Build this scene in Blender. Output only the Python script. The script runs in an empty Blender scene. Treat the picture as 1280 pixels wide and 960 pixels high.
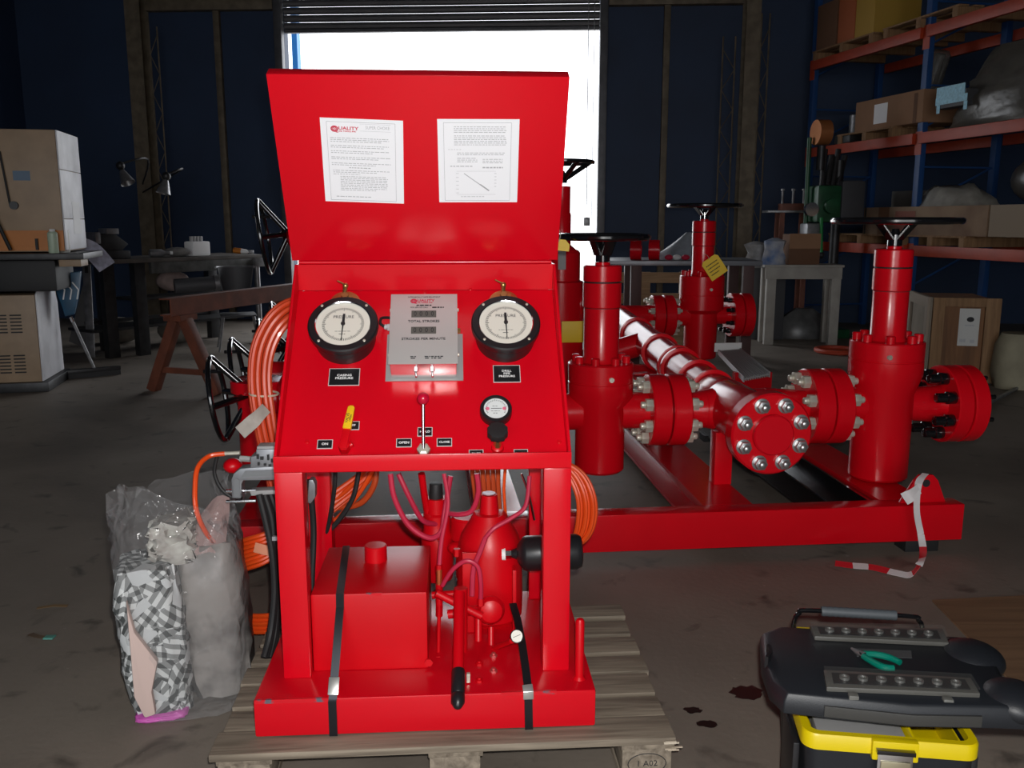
import bpy, bmesh, math, random
from mathutils import Vector, Matrix
random.seed(7)
SC = bpy.context.scene
COL = SC.collection
PI = math.pi

# ------------------------------------------------------------------ camera, world, lights, exposure
FPX, CAMH, DROP = 1120.0, 1.5, 205.0
PITCH = math.atan(DROP / FPX)
CP, SP = math.cos(PITCH), math.sin(PITCH)
cam_d = bpy.data.cameras.new('camera'); cam = bpy.data.objects.new('camera', cam_d); COL.objects.link(cam)
cam.location = (0, 0, CAMH); cam.rotation_euler = (PI / 2 - PITCH, 0, 0)
cam_d.sensor_fit = 'HORIZONTAL'; cam_d.sensor_width = 36.0; cam_d.lens = 36.0 * FPX / 1280.0
cam_d.clip_start = 0.05; cam_d.clip_end = 200
SC.camera = cam

w = bpy.data.worlds.new('daylight'); SC.world = w; w.use_nodes = True
bg = w.node_tree.nodes['Background']; bg.inputs[0].default_value = (0.93, 0.96, 1.0, 1); bg.inputs[1].default_value = 3.8

def lamp(name, kind, loc, energy, color=(1, 1, 1), size=None, rot=(0, 0, 0), sizey=None):
    d = bpy.data.lights.new(name, kind); d.energy = energy; d.color = color
    if kind == 'AREA':
        d.shape = 'RECTANGLE'; d.size = size; d.size_y = sizey or size
    elif size: d.shadow_soft_size = size
    o = bpy.data.objects.new(name, d); COL.objects.link(o); o.location = loc; o.rotation_euler = rot
    return o
FLASH = lamp('camera_flash', 'POINT', (0.03, 0.02, 1.56), 205, (1.0, 0.98, 0.95), 0.02)
# daylight through the roller door and an unseen rear opening added for fill (portals only guide the sampling of the sky)
for nm, loc, rot, sx, sy in (('door_portal', (-1.15, 13.7, 2.35), (-PI / 2, 0, 0), 4.8, 4.75),
                             ('rear_portal', (0, -9.2, 2.4), (PI / 2, 0, 0), 8.0, 4.8)):
    o = lamp(nm, 'AREA', loc, 1, size=sx, sizey=sy, rot=rot); o.data.cycles.is_portal = True
vs = SC.view_settings
vs.view_transform = 'Standard'; vs.look = 'None'; vs.exposure = 0.0; vs.gamma = 1.0; vs.use_curve_mapping = False
SC.cycles.use_denoising = True
SC.cycles.max_bounces = 8; SC.cycles.transparent_max_bounces = 16; SC.cycles.sample_clamp_indirect = 6.0

# ------------------------------------------------------------------ measuring helpers (photo pixel at a known depth / height -> metres)
def ray(px, py):
    u = (px - 640) / FPX; v = (480 - py) / FPX
    return Vector((u, CP + v * SP, v * CP - SP))
def at(px, py, Y):
    r = ray(px, py); return Vector((0, 0, CAMH)) + r * (Y / r.y)
def gp(px, py, z=0.0):
    r = ray(px, py); return Vector((0, 0, CAMH)) + r * ((z - CAMH) / r.z)
class Frame:
    def __init__(s, o, deg):
        s.M = Matrix.Translation(o) @ Matrix.Rotation(math.radians(deg), 4, 'Z'); s.I = s.M.inverted(); s.o = Vector(o); s.rz = math.radians(deg)
    def at(s, px, py, Y): return s.I @ at(px, py, Y)
    def gp(s, px, py, z): return s.I @ gp(px, py, z)
    def pl(s, px, py, p0, n):
        r = s.I.to_3x3() @ ray(px, py); c = s.I @ Vector((0, 0, CAMH)); n = Vector(n)
        return c + r * ((Vector(p0) - c).dot(n) / r.dot(n))

# ------------------------------------------------------------------ materials
MATS = {}
def mat(name, col, rough=0.5, metal=0.0, var=0.0, vscale=6.0, bump=0.0, bscale=60.0, col2=None, coat=0.0, spec=0.5, detail=4, thr=None):
    if name in MATS: return MATS[name]
    m = bpy.data.materials.new(name); m.use_nodes = True; nt = m.node_tree; b = nt.nodes['Principled BSDF']
    b.inputs['Base Color'].default_value = (*col, 1); b.inputs['Roughness'].default_value = rough
    b.inputs['Metallic'].default_value = metal; b.inputs['Coat Weight'].default_value = coat; b.inputs['Coat Roughness'].default_value = 0.08
    b.inputs['Specular IOR Level'].default_value = spec
    tc = nt.nodes.new('ShaderNodeTexCoord')
    if var > 0 or col2:
        nz = nt.nodes.new('ShaderNodeTexNoise'); nz.inputs['Scale'].default_value = vscale; nz.inputs['Detail'].default_value = detail
        nt.links.new(tc.outputs['Object'], nz.inputs['Vector'])
        rp = nt.nodes.new('ShaderNodeValToRGB')
        c2 = col2 or tuple(c * (1 - var) for c in col)
        lo, hi = thr or (0.35, 0.68)
        rp.color_ramp.elements[0].position = lo; rp.color_ramp.elements[1].position = hi
        rp.color_ramp.elements[0].color = (*c2, 1); rp.color_ramp.elements[1].color = (*col, 1)
        nt.links.new(nz.outputs['Fac'], rp.inputs['Fac']); nt.links.new(rp.outputs['Color'], b.inputs['Base Color'])
    if bump > 0:
        n2 = nt.nodes.new('ShaderNodeTexNoise'); n2.inputs['Scale'].default_value = bscale; n2.inputs['Detail'].default_value = 3
        bp = nt.nodes.new('ShaderNodeBump'); bp.inputs['Strength'].default_value = bump; bp.inputs['Distance'].default_value = 0.01
        nt.links.new(tc.outputs['Object'], n2.inputs['Vector']); nt.links.new(n2.outputs['Fac'], bp.inputs['Height'])
        nt.links.new(bp.outputs['Normal'], b.inputs['Normal'])
    MATS[name] = m
    return m
def wood(name, c1, c2, scale=3.0, axis=0, rough=0.75):
    if name in MATS: return MATS[name]
    m = mat(name, c1, rough); nt = m.node_tree; b = nt.nodes['Principled BSDF']
    tc = nt.nodes.new('ShaderNodeTexCoord'); mp = nt.nodes.new('ShaderNodeMapping')
    s = [scale * 9] * 3; s[axis] = scale * 0.6; mp.inputs['Scale'].default_value = s
    nz = nt.nodes.new('ShaderNodeTexNoise'); nz.inputs['Scale'].default_value = 1.6; nz.inputs['Detail'].default_value = 6; nz.inputs['Distortion'].default_value = 0.6
    oi = nt.nodes.new('ShaderNodeObjectInfo'); ad = nt.nodes.new('ShaderNodeVectorMath'); ad.operation = 'ADD'
    sc = nt.nodes.new('ShaderNodeVectorMath'); sc.operation = 'SCALE'; sc.inputs['Scale'].default_value = 7.0
    cb = nt.nodes.new('ShaderNodeCombineXYZ')
    for i in range(3): nt.links.new(oi.outputs['Random'], cb.inputs[i])
    nt.links.new(cb.outputs[0], sc.inputs[0]); nt.links.new(tc.outputs['Object'], ad.inputs[0]); nt.links.new(sc.outputs[0], ad.inputs[1])
    nt.links.new(ad.outputs[0], mp.inputs['Vector']); nt.links.new(mp.outputs[0], nz.inputs['Vector'])
    rp = nt.nodes.new('ShaderNodeValToRGB'); rp.color_ramp.elements[0].position = 0.32; rp.color_ramp.elements[1].position = 0.7
    rp.color_ramp.elements[0].color = (*c2, 1); rp.color_ramp.elements[1].color = (*c1, 1)
    nt.links.new(nz.outputs['Fac'], rp.inputs['Fac']); nt.links.new(rp.outputs['Color'], b.inputs['Base Color'])
    bp = nt.nodes.new('ShaderNodeBump'); bp.inputs['Strength'].default_value = 0.35; bp.inputs['Distance'].default_value = 0.004
    nt.links.new(nz.outputs['Fac'], bp.inputs['Height']); nt.links.new(bp.outputs['Normal'], b.inputs['Normal'])
    return m

RED = mat('red_gloss_paint', (0.62, 0.0022, 0.011), 0.20, 0, 0, coat=0.0, spec=0.45)
REDS = mat('red_skid_paint', (0.66, 0.0025, 0.010), 0.22, 0, 0.10, 3, coat=0.0, spec=0.45, bump=0.03, bscale=60)
REDF = mat('red_frame_paint', (0.60, 0.0012, 0.007), 0.36, 0, 0.06, 4, spec=0.35, bump=0.03, bscale=180)
SATIN = mat('satin_aluminium', (0.60, 0.585, 0.57), 0.42, 0.45, bump=0.03, bscale=300)
BOXST = mat('mirror_stainless', (0.88, 0.82, 0.82), 0.24, 1.0)
PINK = mat('red_dusted_hose', (0.50, 0.02, 0.06), 0.45)
BLK = mat('black_plastic', (0.012, 0.012, 0.014), 0.35)
BLKM = mat('black_matte_rubber', (0.012, 0.012, 0.013), 0.6)
BLKG = mat('black_gloss_enamel', (0.006, 0.006, 0.007), 0.16, coat=1.0)
CHROME = mat('chrome', (0.75, 0.76, 0.78), 0.12, 1.0)
STEEL = mat('brushed_stainless', (0.62, 0.60, 0.58), 0.32, 1.0, bump=0.05, bscale=300)
ZINC = mat('zinc_plated_steel', (0.72, 0.69, 0.58), 0.35, 0.45, 0.2, 20)
GREYP = mat('grey_primer', (0.30, 0.30, 0.30), 0.5)
BRASS = mat('brass', (0.52, 0.33, 0.12), 0.35, 0.9)
WHITE = mat('white_print', (0.80, 0.80, 0.80), 0.6)
PAPER = mat('white_paper', (0.84, 0.86, 0.90), 0.45)
INK = mat('grey_ink', (0.42, 0.43, 0.46), 0.7)
INKD = mat('black_ink', (0.015, 0.015, 0.018), 0.7)
INKR = mat('red_ink', (0.55, 0.02, 0.06), 0.6)
DIAL = mat('cream_dial', (0.72, 0.70, 0.62), 0.5)
YEL = mat('yellow_vinyl', (0.80, 0.50, 0.01), 0.4)
YTAG = mat('yellow_tag', (0.85, 0.56, 0.015), 0.5)
ORG = mat('orange_hose', (0.78, 0.075, 0.010), 0.32, coat=0.2)
CASTAL = mat('cast_aluminium', (0.27, 0.28, 0.30), 0.42, 0.6, 0.15, 30)
CONC0 = mat('oily_concrete', (0.245, 0.208, 0.172), 0.6, 0, 0, col2=(0.165, 0.139, 0.114), vscale=1.3, detail=9, bump=0.12, bscale=35, thr=(0.3, 0.72))
def concrete():
    m = CONC0; nt = m.node_tree; b = nt.nodes['Principled BSDF']; L = nt.links.new
    src = b.inputs['Base Color'].links[0].from_socket; tc = nt.nodes.new('ShaderNodeTexCoord')
    def layer(prev, scale, detail, lo, hi, col, fac, dist=0.0):
        n = nt.nodes.new('ShaderNodeTexNoise'); n.inputs['Scale'].default_value = scale; n.inputs['Detail'].default_value = detail; n.inputs['Distortion'].default_value = dist
        mr = nt.nodes.new('ShaderNodeMapRange'); mr.inputs['From Min'].default_value = lo; mr.inputs['From Max'].default_value = hi; mr.inputs['To Max'].default_value = fac
        mx = nt.nodes.new('ShaderNodeMixRGB'); mx.inputs[2].default_value = (*col, 1)
        L(tc.outputs['Object'], n.inputs['Vector']); L(n.outputs['Fac'], mr.inputs['Value']); L(mr.outputs[0], mx.inputs[0]); L(prev, mx.inputs[1]); return mx.outputs[0]
    s = layer(src, 0.55, 6, .50, .70, (.075, .062, .050), .65, .8)      # old oil stains
    s = layer(s, 5.5, 8, .60, .72, (.05, .043, .036), .75, .5)         # blotches
    s = layer(s, 26, 3, .70, .76, (.30, .27, .23), .7)                 # grit and scuffs
    L(s, b.inputs['Base Color']); return m
CONC = concrete()
OIL = mat('dark_oil', (0.008, 0.007, 0.006), 0.35)
NAVYD = mat('shaded_navy_cladding', (0.007, 0.011, 0.022), 0.7)  # navy cladding again, with the right wall's shade put into the colour
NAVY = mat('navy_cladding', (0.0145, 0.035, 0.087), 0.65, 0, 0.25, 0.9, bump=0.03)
TAN = mat('dusty_tan_steel', (0.17, 0.135, 0.09), 0.6, 0.2, 0.4, 8)
DKST = mat('dark_dirty_steel', (0.050, 0.050, 0.052), 0.45, 0.6, 0.4, 9)
LTST = mat('worn_light_steel', (0.30, 0.30, 0.31), 0.4, 0.6, 0.4, 12)
GREYD = mat('dark_grey', (0.05, 0.05, 0.055), 0.6)
WOODP = wood('weathered_pallet_wood', (0.30, 0.25, 0.19), (0.12, 0.095, 0.07), 3, 0)
WOODY = wood('weathered_pallet_wood_deep', (0.30, 0.25, 0.19), (0.12, 0.095, 0.07), 3, 1)
WOODC = wood('crate_pine', (0.30, 0.17, 0.08), (0.19, 0.10, 0.045), 2.5, 2)
PLY = wood('plywood', (0.24, 0.14, 0.075), (0.17, 0.095, 0.05), 1.5, 0)
CARD = mat('cardboard', (0.30, 0.16, 0.085), 0.8, 0, 0.12, 4)
CARDD = mat('dark_cardboard', (0.15, 0.07, 0.035), 0.8, 0, 0.15, 4)
RACKO = mat('orange_rack_paint', (0.42, 0.045, 0.012), 0.5, 0, 0.2, 6)
RACKB = mat('blue_rack_paint', (0.012, 0.06, 0.20), 0.5)
RUST = mat('rusty_red_steel', (0.19, 0.055, 0.028), 0.6, 0.0, 0.4, 8)
BEIGE = mat('beige_enamel', (0.36, 0.25, 0.155), 0.5, 0, 0.2, 5)
ORNG = mat('orange_enamel', (0.55, 0.18, 0.02), 0.45, 0, 0.2, 5)
PALEW = mat('door_lit_pale_enamel', (0.78, 0.78, 0.82), 0.5, 0, 0.3, 3)  # pale enamel, brightened by painting the doorway light into its colour
GREEN = mat('green_machine_enamel', (0.015, 0.09, 0.035), 0.4, 0, 0.4, 8)
WTBL = mat('grey_white_paint', (0.40, 0.38, 0.34), 0.6, 0, 0.25, 5)
TBLK = mat('black_toolbox_plastic', (0.012, 0.014, 0.018), 0.45, 0, 0, bump=0.08, bscale=400)
TYEL = mat('yellow_toolbox_plastic', (0.64, 0.49, 0.0), 0.4)
TEAL = mat('green_plier_grip', (0.0, 0.16, 0.11), 0.35)

def film(name, alpha, col, rough=0.12, bump=0.9, bs=14, edge=.45):
    m = bpy.data.materials.new(name); m.use_nodes = True; nt = m.node_tree; nt.nodes.clear()
    out = nt.nodes.new('ShaderNodeOutputMaterial'); mx = nt.nodes.new('ShaderNodeMixShader'); tr = nt.nodes.new('ShaderNodeBsdfTransparent')
    pb = nt.nodes.new('ShaderNodeBsdfPrincipled'); pb.inputs['Base Color'].default_value = (*col, 1); pb.inputs['Roughness'].default_value = rough
    lw = nt.nodes.new('ShaderNodeLayerWeight'); lw.inputs['Blend'].default_value = 0.35
    mr = nt.nodes.new('ShaderNodeMapRange'); mr.inputs['To Min'].default_value = alpha; mr.inputs['To Max'].default_value = min(1, alpha + edge)
    tc = nt.nodes.new('ShaderNodeTexCoord'); nz = nt.nodes.new('ShaderNodeTexNoise'); nz.inputs['Scale'].default_value = bs; nz.inputs['Detail'].default_value = 2; nz.inputs['Distortion'].default_value = 1.5
    bp = nt.nodes.new('ShaderNodeBump'); bp.inputs['Strength'].default_value = bump; bp.inputs['Distance'].default_value = 0.02
    L = nt.links.new
    L(tc.outputs['Object'], nz.inputs['Vector']); L(nz.outputs['Fac'], bp.inputs['Height']); L(bp.outputs['Normal'], pb.inputs['Normal'])
    L(lw.outputs['Facing'], mr.inputs['Value']); L(mr.outputs[0], mx.inputs['Fac']); L(tr.outputs[0], mx.inputs[1]); L(pb.outputs[0], mx.inputs[2]); L(mx.outputs[0], out.inputs['Surface'])
    MATS[name] = m
    return m
FILM = film('clear_polythene', 0.09, (0.50, 0.50, 0.51), 0.11, 1.1, 10, .25)
FILMD = film('dusty_polythene', 0.45, (0.20, 0.19, 0.17), 0.25)
CLEAR = film('smoky_clear_lid', 0.05, (0.20, 0.20, 0.19), 0.15, 0.0, 5, .08)

# ------------------------------------------------------------------ mesh helpers
def AX(p, d, up=None):
    z = Vector(d).normalized(); u = Vector(up) if up else (Vector((0, 0, 1)) if abs(z.z) < 0.95 else Vector((0, 1, 0)))
    x = u.cross(z).normalized(); y = z.cross(x)
    M = Matrix((x, y, z)).transposed().to_4x4(); M.translation = Vector(p); return M
def spline(pts, n=8, closed=False):
    P = [Vector(p) for p in pts]; out = []; N = len(P)
    for i in range(N if closed else N - 1):
        if closed: a, b, c, d = P[(i - 1) % N], P[i], P[(i + 1) % N], P[(i + 2) % N]
        else: a, b, c, d = P[max(i - 1, 0)], P[i], P[i + 1], P[min(i + 2, N - 1)]
        for k in range(n):
            t = k / n
            out.append(0.5 * ((2 * b) + (c - a) * t + (2 * a - 5 * b + 4 * c - d) * t * t + (3 * b - a - 3 * c + d) * t ** 3))
    if not closed: out.append(P[-1])
    return out
class MB:
    def __init__(s): s.bm = bmesh.new()
    def _poly(s, rings, closed_ring=True, cap0=True, cap1=True):
        bm = s.bm; V = [[bm.verts.new(p) for p in r] for r in rings]
        for a, b in zip(V[:-1], V[1:]):
            n = len(a)
            for i in range(n if closed_ring else n - 1):
                j = (i + 1) % n
                try: bm.faces.new((a[i], a[j], b[j], b[i]))
                except ValueError: pass
        if cap0: bm.faces.new(V[0][::-1])
        if cap1: bm.faces.new(V[-1])
        return s
    def box(s, c, d, M=None):
        c = Vector(c); hx, hy, hz = d[0] / 2, d[1] / 2, d[2] / 2
        q = [(-hx, -hy), (hx, -hy), (hx, hy), (-hx, hy)]
        T = (lambda v: M @ v) if M else (lambda v: v)
        return s._poly([[T(c + Vector((x, y, z))) for x, y in q] for z in (-hz, hz)])
    def bx(s, x0, x1, y0, y1, z0, z1, M=None): return s.box(((x0 + x1) / 2, (y0 + y1) / 2, (z0 + z1) / 2), (abs(x1 - x0), abs(y1 - y0), abs(z1 - z0)), M)
    def lathe(s, prof, M=Matrix(), seg=28, cap=True):
        R = [[M @ Vector((r * math.cos(2 * PI * i / seg), r * math.sin(2 * PI * i / seg), h)) for i in range(seg)] for r, h in prof]
        return s._poly(R, True, cap, cap)
    def cyl(s, p0, p1, r, r1=None, seg=20):
        p0, p1 = Vector(p0), Vector(p1); L = (p1 - p0).length
        return s.lathe([(r, 0), (r if r1 is None else r1, L)], AX(p0, p1 - p0), seg)
    def tube(s, pts, r, seg=8, closed=False):
        P = [Vector(p) for p in pts]; N = len(P); rings = []
        t0 = (P[1] - P[0]).normalized(); nrm = t0.orthogonal().normalized()
        for i in range(N):
            if closed: t = (P[(i + 1) % N] - P[i - 1])
            else: t = P[min(i + 1, N - 1)] - P[max(i - 1, 0)]
            t.normalize(); nrm = (nrm - t * nrm.dot(t)).normalized(); bn = t.cross(nrm)
            rr = r(i / (N - 1)) if callable(r) else r
            rings.append([P[i] + (nrm * math.cos(2 * PI * k / seg) + bn * math.sin(2 * PI * k / seg)) * rr for k in range(seg)])
        if closed: rings.append(rings[0]); return s._closed(rings)
        return s._poly(rings)
    def _closed(s, rings):
        bm = s.bm; V = [[bm.verts.new(p) for p in r] for r in rings[:-1]]; N = len(V)
        for q in range(N):
            a, b = V[q], V[(q + 1) % N]
            for i in range(len(a)):
                j = (i + 1) % len(a); bm.faces.new((a[i], a[j], b[j], b[i]))
        return s
    def torus(s, M, R, r, seg=40, ms=10): return s.tube([M @ Vector((R * math.cos(2 * PI * i / seg), R * math.sin(2 * PI * i / seg), 0)) for i in range(seg)], r, ms, True)
    def prism(s, poly, M, h0, h1): return s._poly([[M @ Vector((x, y, h)) for x, y in poly] for h in (h0, h1)])
    def strip(s, pts, width_dir, wd, th):
        # flat band following pts
        P = [Vector(p) for p in pts]; W = Vector(width_dir).normalized(); rings = []
        for i in range(len(P)):
            t = (P[min(i + 1, len(P) - 1)] - P[max(i - 1, 0)]).normalized(); ww = (W - t * W.dot(t)).normalized(); n = t.cross(ww)
            rings.append([P[i] - ww * wd / 2 - n * th / 2, P[i] + ww * wd / 2 - n * th / 2, P[i] + ww * wd / 2 + n * th / 2, P[i] - ww * wd / 2 + n * th / 2])
        return s._poly(rings)
    def ball(s, c, r, sc=(1, 1, 1), seg=20, rings=12):
        c = Vector(c); bmesh.ops.create_uvsphere(s.bm, u_segments=seg, v_segments=rings, radius=r, matrix=Matrix.Translation(c) @ Matrix.Diagonal((*sc, 1))); return s
    def quad(s, a, b, c, d): s.bm.faces.new([s.bm.verts.new(Vector(p)) for p in (a, b, c, d)]); return s
    def mesh(s, name, m, bev=0.0, ang=35):
        bm = s.bm
        bmesh.ops.recalc_face_normals(bm, faces=bm.faces)
        if bev > 0:
            es = [e for e in bm.edges if len(e.link_faces) == 2 and e.calc_face_angle(0) > math.radians(40)]
            bmesh.ops.bevel(bm, geom=es, offset=bev, offset_type='OFFSET', segments=2, profile=0.6, affect='EDGES', clamp_overlap=True)
        me = bpy.data.meshes.new(name); bm.to_mesh(me); bm.free()
        me.materials.append(m)
        for p in me.polygons: p.use_smooth = True
        me.set_sharp_from_angle(angle=math.radians(ang))
        return me
    def build(s, name, m, parent=None, bev=0.0, ang=35): return link(name, s.mesh(name, m, bev, ang), parent)
def link(name, me, parent=None, M=None):
    o = bpy.data.objects.new(name, me); COL.objects.link(o)
    if parent: o.parent = parent
    if M is not None: o.matrix_local = M
    return o
def tag(o, label, cat, group=None, kind=None):
    if label: o['label'] = label
    if cat: o['category'] = cat
    if group: o['group'] = group
    if kind: o['kind'] = kind
    return o
def thing(name, label, cat, frame=None, group=None):
    o = bpy.data.objects.new(name, None); COL.objects.link(o); o.empty_display_size = 0.1
    if frame: o.location = frame.o; o.rotation_euler = (0, 0, frame.rz)
    return tag(o, label, cat, group)
def struct(o): o['kind'] = 'structure'; return o
def stuffp(o): o['kind'] = 'stuff'; return o
def text(body, size, m, M, parent=None, name='lettering', ax='CENTER', depth=0.0006, sx=1.0, bold=0.0):
    c = bpy.data.curves.new(name, 'FONT'); c.body = body; c.size = size; c.align_x = ax; c.align_y = 'CENTER'; c.extrude = depth / 2; c.offset = bold
    c.resolution_u = 2
    t = bpy.data.objects.new(name, c)
    COL.objects.link(t); bpy.context.view_layer.update()
    me = bpy.data.meshes.new_from_object(t.evaluated_get(bpy.context.evaluated_depsgraph_get())); me.name = name
    bpy.data.objects.remove(t); bpy.data.curves.remove(c)
    me.transform(M @ Matrix.Diagonal((sx, 1, 1, 1))); me.materials.clear(); me.materials.append(m)
    return link(name, me, parent)
def hexp(r, rot=0): return [(r * math.cos(PI / 3 * i + rot), r * math.sin(PI / 3 * i + rot)) for i in range(6)]

MXZ = Matrix(((0, 0, 1, 0), (1, 0, 0, 0), (0, 1, 0, 0), (0, 0, 0, 1)))   # outline in y-z, pushed along x

# ------------------------------------------------------------------ the hall
RM = Frame((0, 0, 0), -3.0)
def rbox(x0, x1, y0, y1, z0, z1): return MB().bx(x0, x1, y0, y1, z0, z1, RM.M)
def rl(px, py, Y): return RM.at(px, py, Y)
DX0, DX1, DZ = rl(357, 200, 13.5).x, rl(747, 200, 13.5).x, at(550, 33, 13.5).z
WX0, WX1, WY0, WY1, WH = -8.0, 7.2, -9.0, 13.5, 6.9
struct(rbox(WX0 - .2, WX1 + .2, WY0 - .2, WY1, -0.2, 0.0).build('floor', CONC))
struct(rbox(WX0 - .2, WX1 + .2, WY0 - .2, WY1 + .2, WH, WH + .2).build('ceiling', GREYD))
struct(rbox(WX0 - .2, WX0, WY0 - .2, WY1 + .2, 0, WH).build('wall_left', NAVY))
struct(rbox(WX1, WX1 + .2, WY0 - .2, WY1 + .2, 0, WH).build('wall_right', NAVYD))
b = rbox(WX0, DX0, WY1, WY1 + .2, 0, WH); b.bx(DX1, WX1, WY1, WY1 + .2, 0, WH, RM.M); b.bx(DX0, DX1, WY1, WY1 + .2, DZ + .9, WH, RM.M)
struct(b.build('wall_back', NAVY))
b = rbox(WX0, -4, WY0 - .2, WY0, 0, WH); b.bx(4, WX1, WY0 - .2, WY0, 0, WH, RM.M); b.bx(-4, 4, WY0 - .2, WY0, 4.8, WH, RM.M)  # opening behind the camera, added to let in fill light
struct(b.build('wall_front', NAVY))
OUT = mat('pale_yard_concrete', (0.50, 0.48, 0.45), 0.8, 0, 0.15, 0.6)
struct(rbox(-25, 25, WY1, 45, -0.22, -0.02).build('ground', OUT))
struct(rbox(-25, 25, -40, WY0 - .2, -0.22, -0.02).build('ground', OUT))
# door 1: frame and the half-raised roller curtain, slat by slat
door = bpy.data.objects.new('door_1', None); COL.objects.link(door); struct(door)
JAMB = mat('grey_steel_jamb', (0.10, 0.10, 0.11), 0.5, 0.4, 0.3, 6)
SLAT = mat('grey_roller_slat', (0.16, 0.16, 0.17), 0.5, 0.5, 0.2, 3)
for x0, x1 in ((DX0 - .11, DX0), (DX1, DX1 + .11)):
    rbox(x0, x1, WY1 - .14, WY1 - .001, 0, DZ + .95).build('jamb', JAMB, door, 0.006)
sl = None
for k in range(9):
    z = DZ + 0.05 + k * 0.105
    if sl is None:
        prof = [(0, -.05), (-.035, -.035), (-.048, 0), (-.035, .035), (0, .05), (.012, .05), (.012, -.05)]
        sl = MB().prism(prof, MXZ, 0, DX1 - DX0 - .006).mesh('slat', SLAT)
    link('slat', sl, door, RM.M @ Matrix.Translation((DX0 + .003, WY1 + .06, z)))
rbox(DX0 + .003, DX1 - .003, WY1 + .02, WY1 + .1, DZ - .045, DZ - .003).build('bottom_rail', JAMB, door)
# columns, posts and header rail on the back wall
def trim(n, x0, x1, y0, y1, z0, z1, m=TAN): return struct(rbox(x0, x1, y0, y1, z0, z1).build('trim_%d' % n, m, None, 0.006))
xa = rl(174, 200, 13.4).x; xb = rl(928, 200, 13.4).x
def icol(n, xc, hw):
    b = MB()
    b.bx(xc - hw, xc + hw, WY1 - .30, WY1 - .285, 0, WH - .01, RM.M); b.bx(xc - hw, xc + hw, WY1 - .02, WY1 - .003, 0, WH - .01, RM.M)
    b.bx(xc - .006, xc + .006, WY1 - .285, WY1 - .02, 0, WH - .01, RM.M)
    struct(b.build('trim_%d' % n, TAN))
icol(1, xa, .11); icol(2, xb, .10)
for n, px in ((3, 273), (4, 828)):
    x = rl(px, 200, 13.45).x; trim(n, x - .045, x + .045, WY1 - .09, WY1 - .003, 0, at(px, 8, 13.45).z)
zh = at(260, 6, 13.4).z
trim(5, xa + .115, DX0 - .115, WY1 - .14, WY1 - .003, zh - .02, zh + .14); trim(6, DX1 + .115, xb - .105, WY1 - .14, WY1 - .003, zh - .02, zh + .14)
def lattice(x, wdt, z0, z1, lab):
    t = thing('lattice_mast', lab, 'mast', RM)
    for dx in (0, wdt):
        MB().cyl((x + dx, 13.2, z0), (x + dx, 13.2, z1), .012, seg=8).build('rail', TAN, t)
    pts = []; z = z0 + .05; k = 0
    while z < z1: pts.append((x + (k % 2) * wdt, 13.2, z)); z += .27; k += 1
    MB().tube(pts, .007, 5).build('lacing', TAN, t)
zc = lambda py: at(900, py, 13.2).z
lattice(rl(896, 200, 13.2).x, .17, 0, zc(48), 'slim steel lattice mast just left of the tan column, right of the roller door')
lattice(rl(941, 200, 13.2).x, .11, 0, zc(20), 'slim steel lattice mast just right of the tan column behind the drill press')
lattice(rl(186, 200, 13.2).x, .12, 0, zc(28), 'slim steel lattice mast beside the tan column behind the left workbench')
# daylight side: blue post in the yard, hanging door chain
o = tag(rbox(rl(360, 60, 15.5).x, rl(367, 60, 15.5).x, 15.5, 15.7, -.02, 5.2).build('gate_post', mat('blue_gate_paint', (0.02, 0.20, 0.55), 0.5)), 'blue post standing outside at the left edge of the open roller door', 'post')
ch = thing('hoist_chain', 'thin door chain hanging in the right side of the bright doorway', 'chain')
pts = [at(734, 150, 13.1), at(733.5, 240, 13.1), at(734, 272, 13.1)]
MB().tube([(pts[0].x, pts[0].y, 6.85)] + pts, .007, 6).build('chain_run', LTST, ch)
MB().box(at(733.5, 277, 13.1), (.09, .09, .12)).build('pull_weight', LTST, ch, .01)
c2 = at(739, 290, 13.1); MB().tube([(c2.x, c2.y, 6.85), c2], .006, 6).build('chain_run', LTST, ch)

# ------------------------------------------------------------------ pallet
PALO = (gp(262, 944, .14) + gp(850, 921, .14)) / 2
PL = Frame((PALO.x, PALO.y, 0), 3.9)
HWP = (gp(850, 921, .14) - gp(262, 944, .14)).length / 2
pal = thing('wooden_pallet', 'weathered grey timber pallet under the red control console', 'pallet', PL)
y = 0.0
rows = [(.11, .006), (.10, .02), (.115, .012), (.10, .03), (.105, .02), (.10, .035), (.10, .01)]
for i, (wd, gap) in enumerate(rows):
    j = random.uniform(-.012, .012)
    MB().bx(-HWP + j + i * .002, HWP + random.uniform(-.014, .01), y, y + wd, .118, .1395 - (.0 if i < 1 else random.uniform(0, .003))).build('plank', WOODP, pal, .004)
    y += wd + gap
DEP = y
for x in (-HWP + .01, -.055, HWP - .155):
    MB().bx(x, x + .145, .012, DEP - .03, .098, .1178).build('stringer', WOODY, pal, .003)
    for yy in (.015, DEP / 2 - .07, DEP - .16):
        MB().bx(x + .003, x + .138, yy, yy + .12, .022, .0978).build('block', WOODY, pal, .003)
    MB().bx(x, x + .14, .012, DEP - .03, 0.0005, .0218).build('runner', WOODY, pal, .003)
STAMP = Frame(PL.M @ Vector((HWP - .084, .0148, .058)), 3.9)
Ms = Matrix.Translation((HWP - .084, .0142, .055)) @ Matrix.Rotation(PI / 2, 4, 'X')
MB().tube([Ms @ Vector((.052 * math.cos(2 * PI * i / 32), .03 * math.sin(2 * PI * i / 32), 0)) for i in range(32)], .0012, 5, True).build('stamp_oval', INKD, pal)
text('1 A02', .024, INKD, Ms, pal, 'stamp_lettering')
sp = MB()
for k in range(9):
    x = HWP - .035 + random.uniform(0, .03); z = .105 + random.uniform(0, .03)
    sp.box((x, .004 + random.uniform(-.012, .004), z), (.03, .004, .0035), None)
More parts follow.
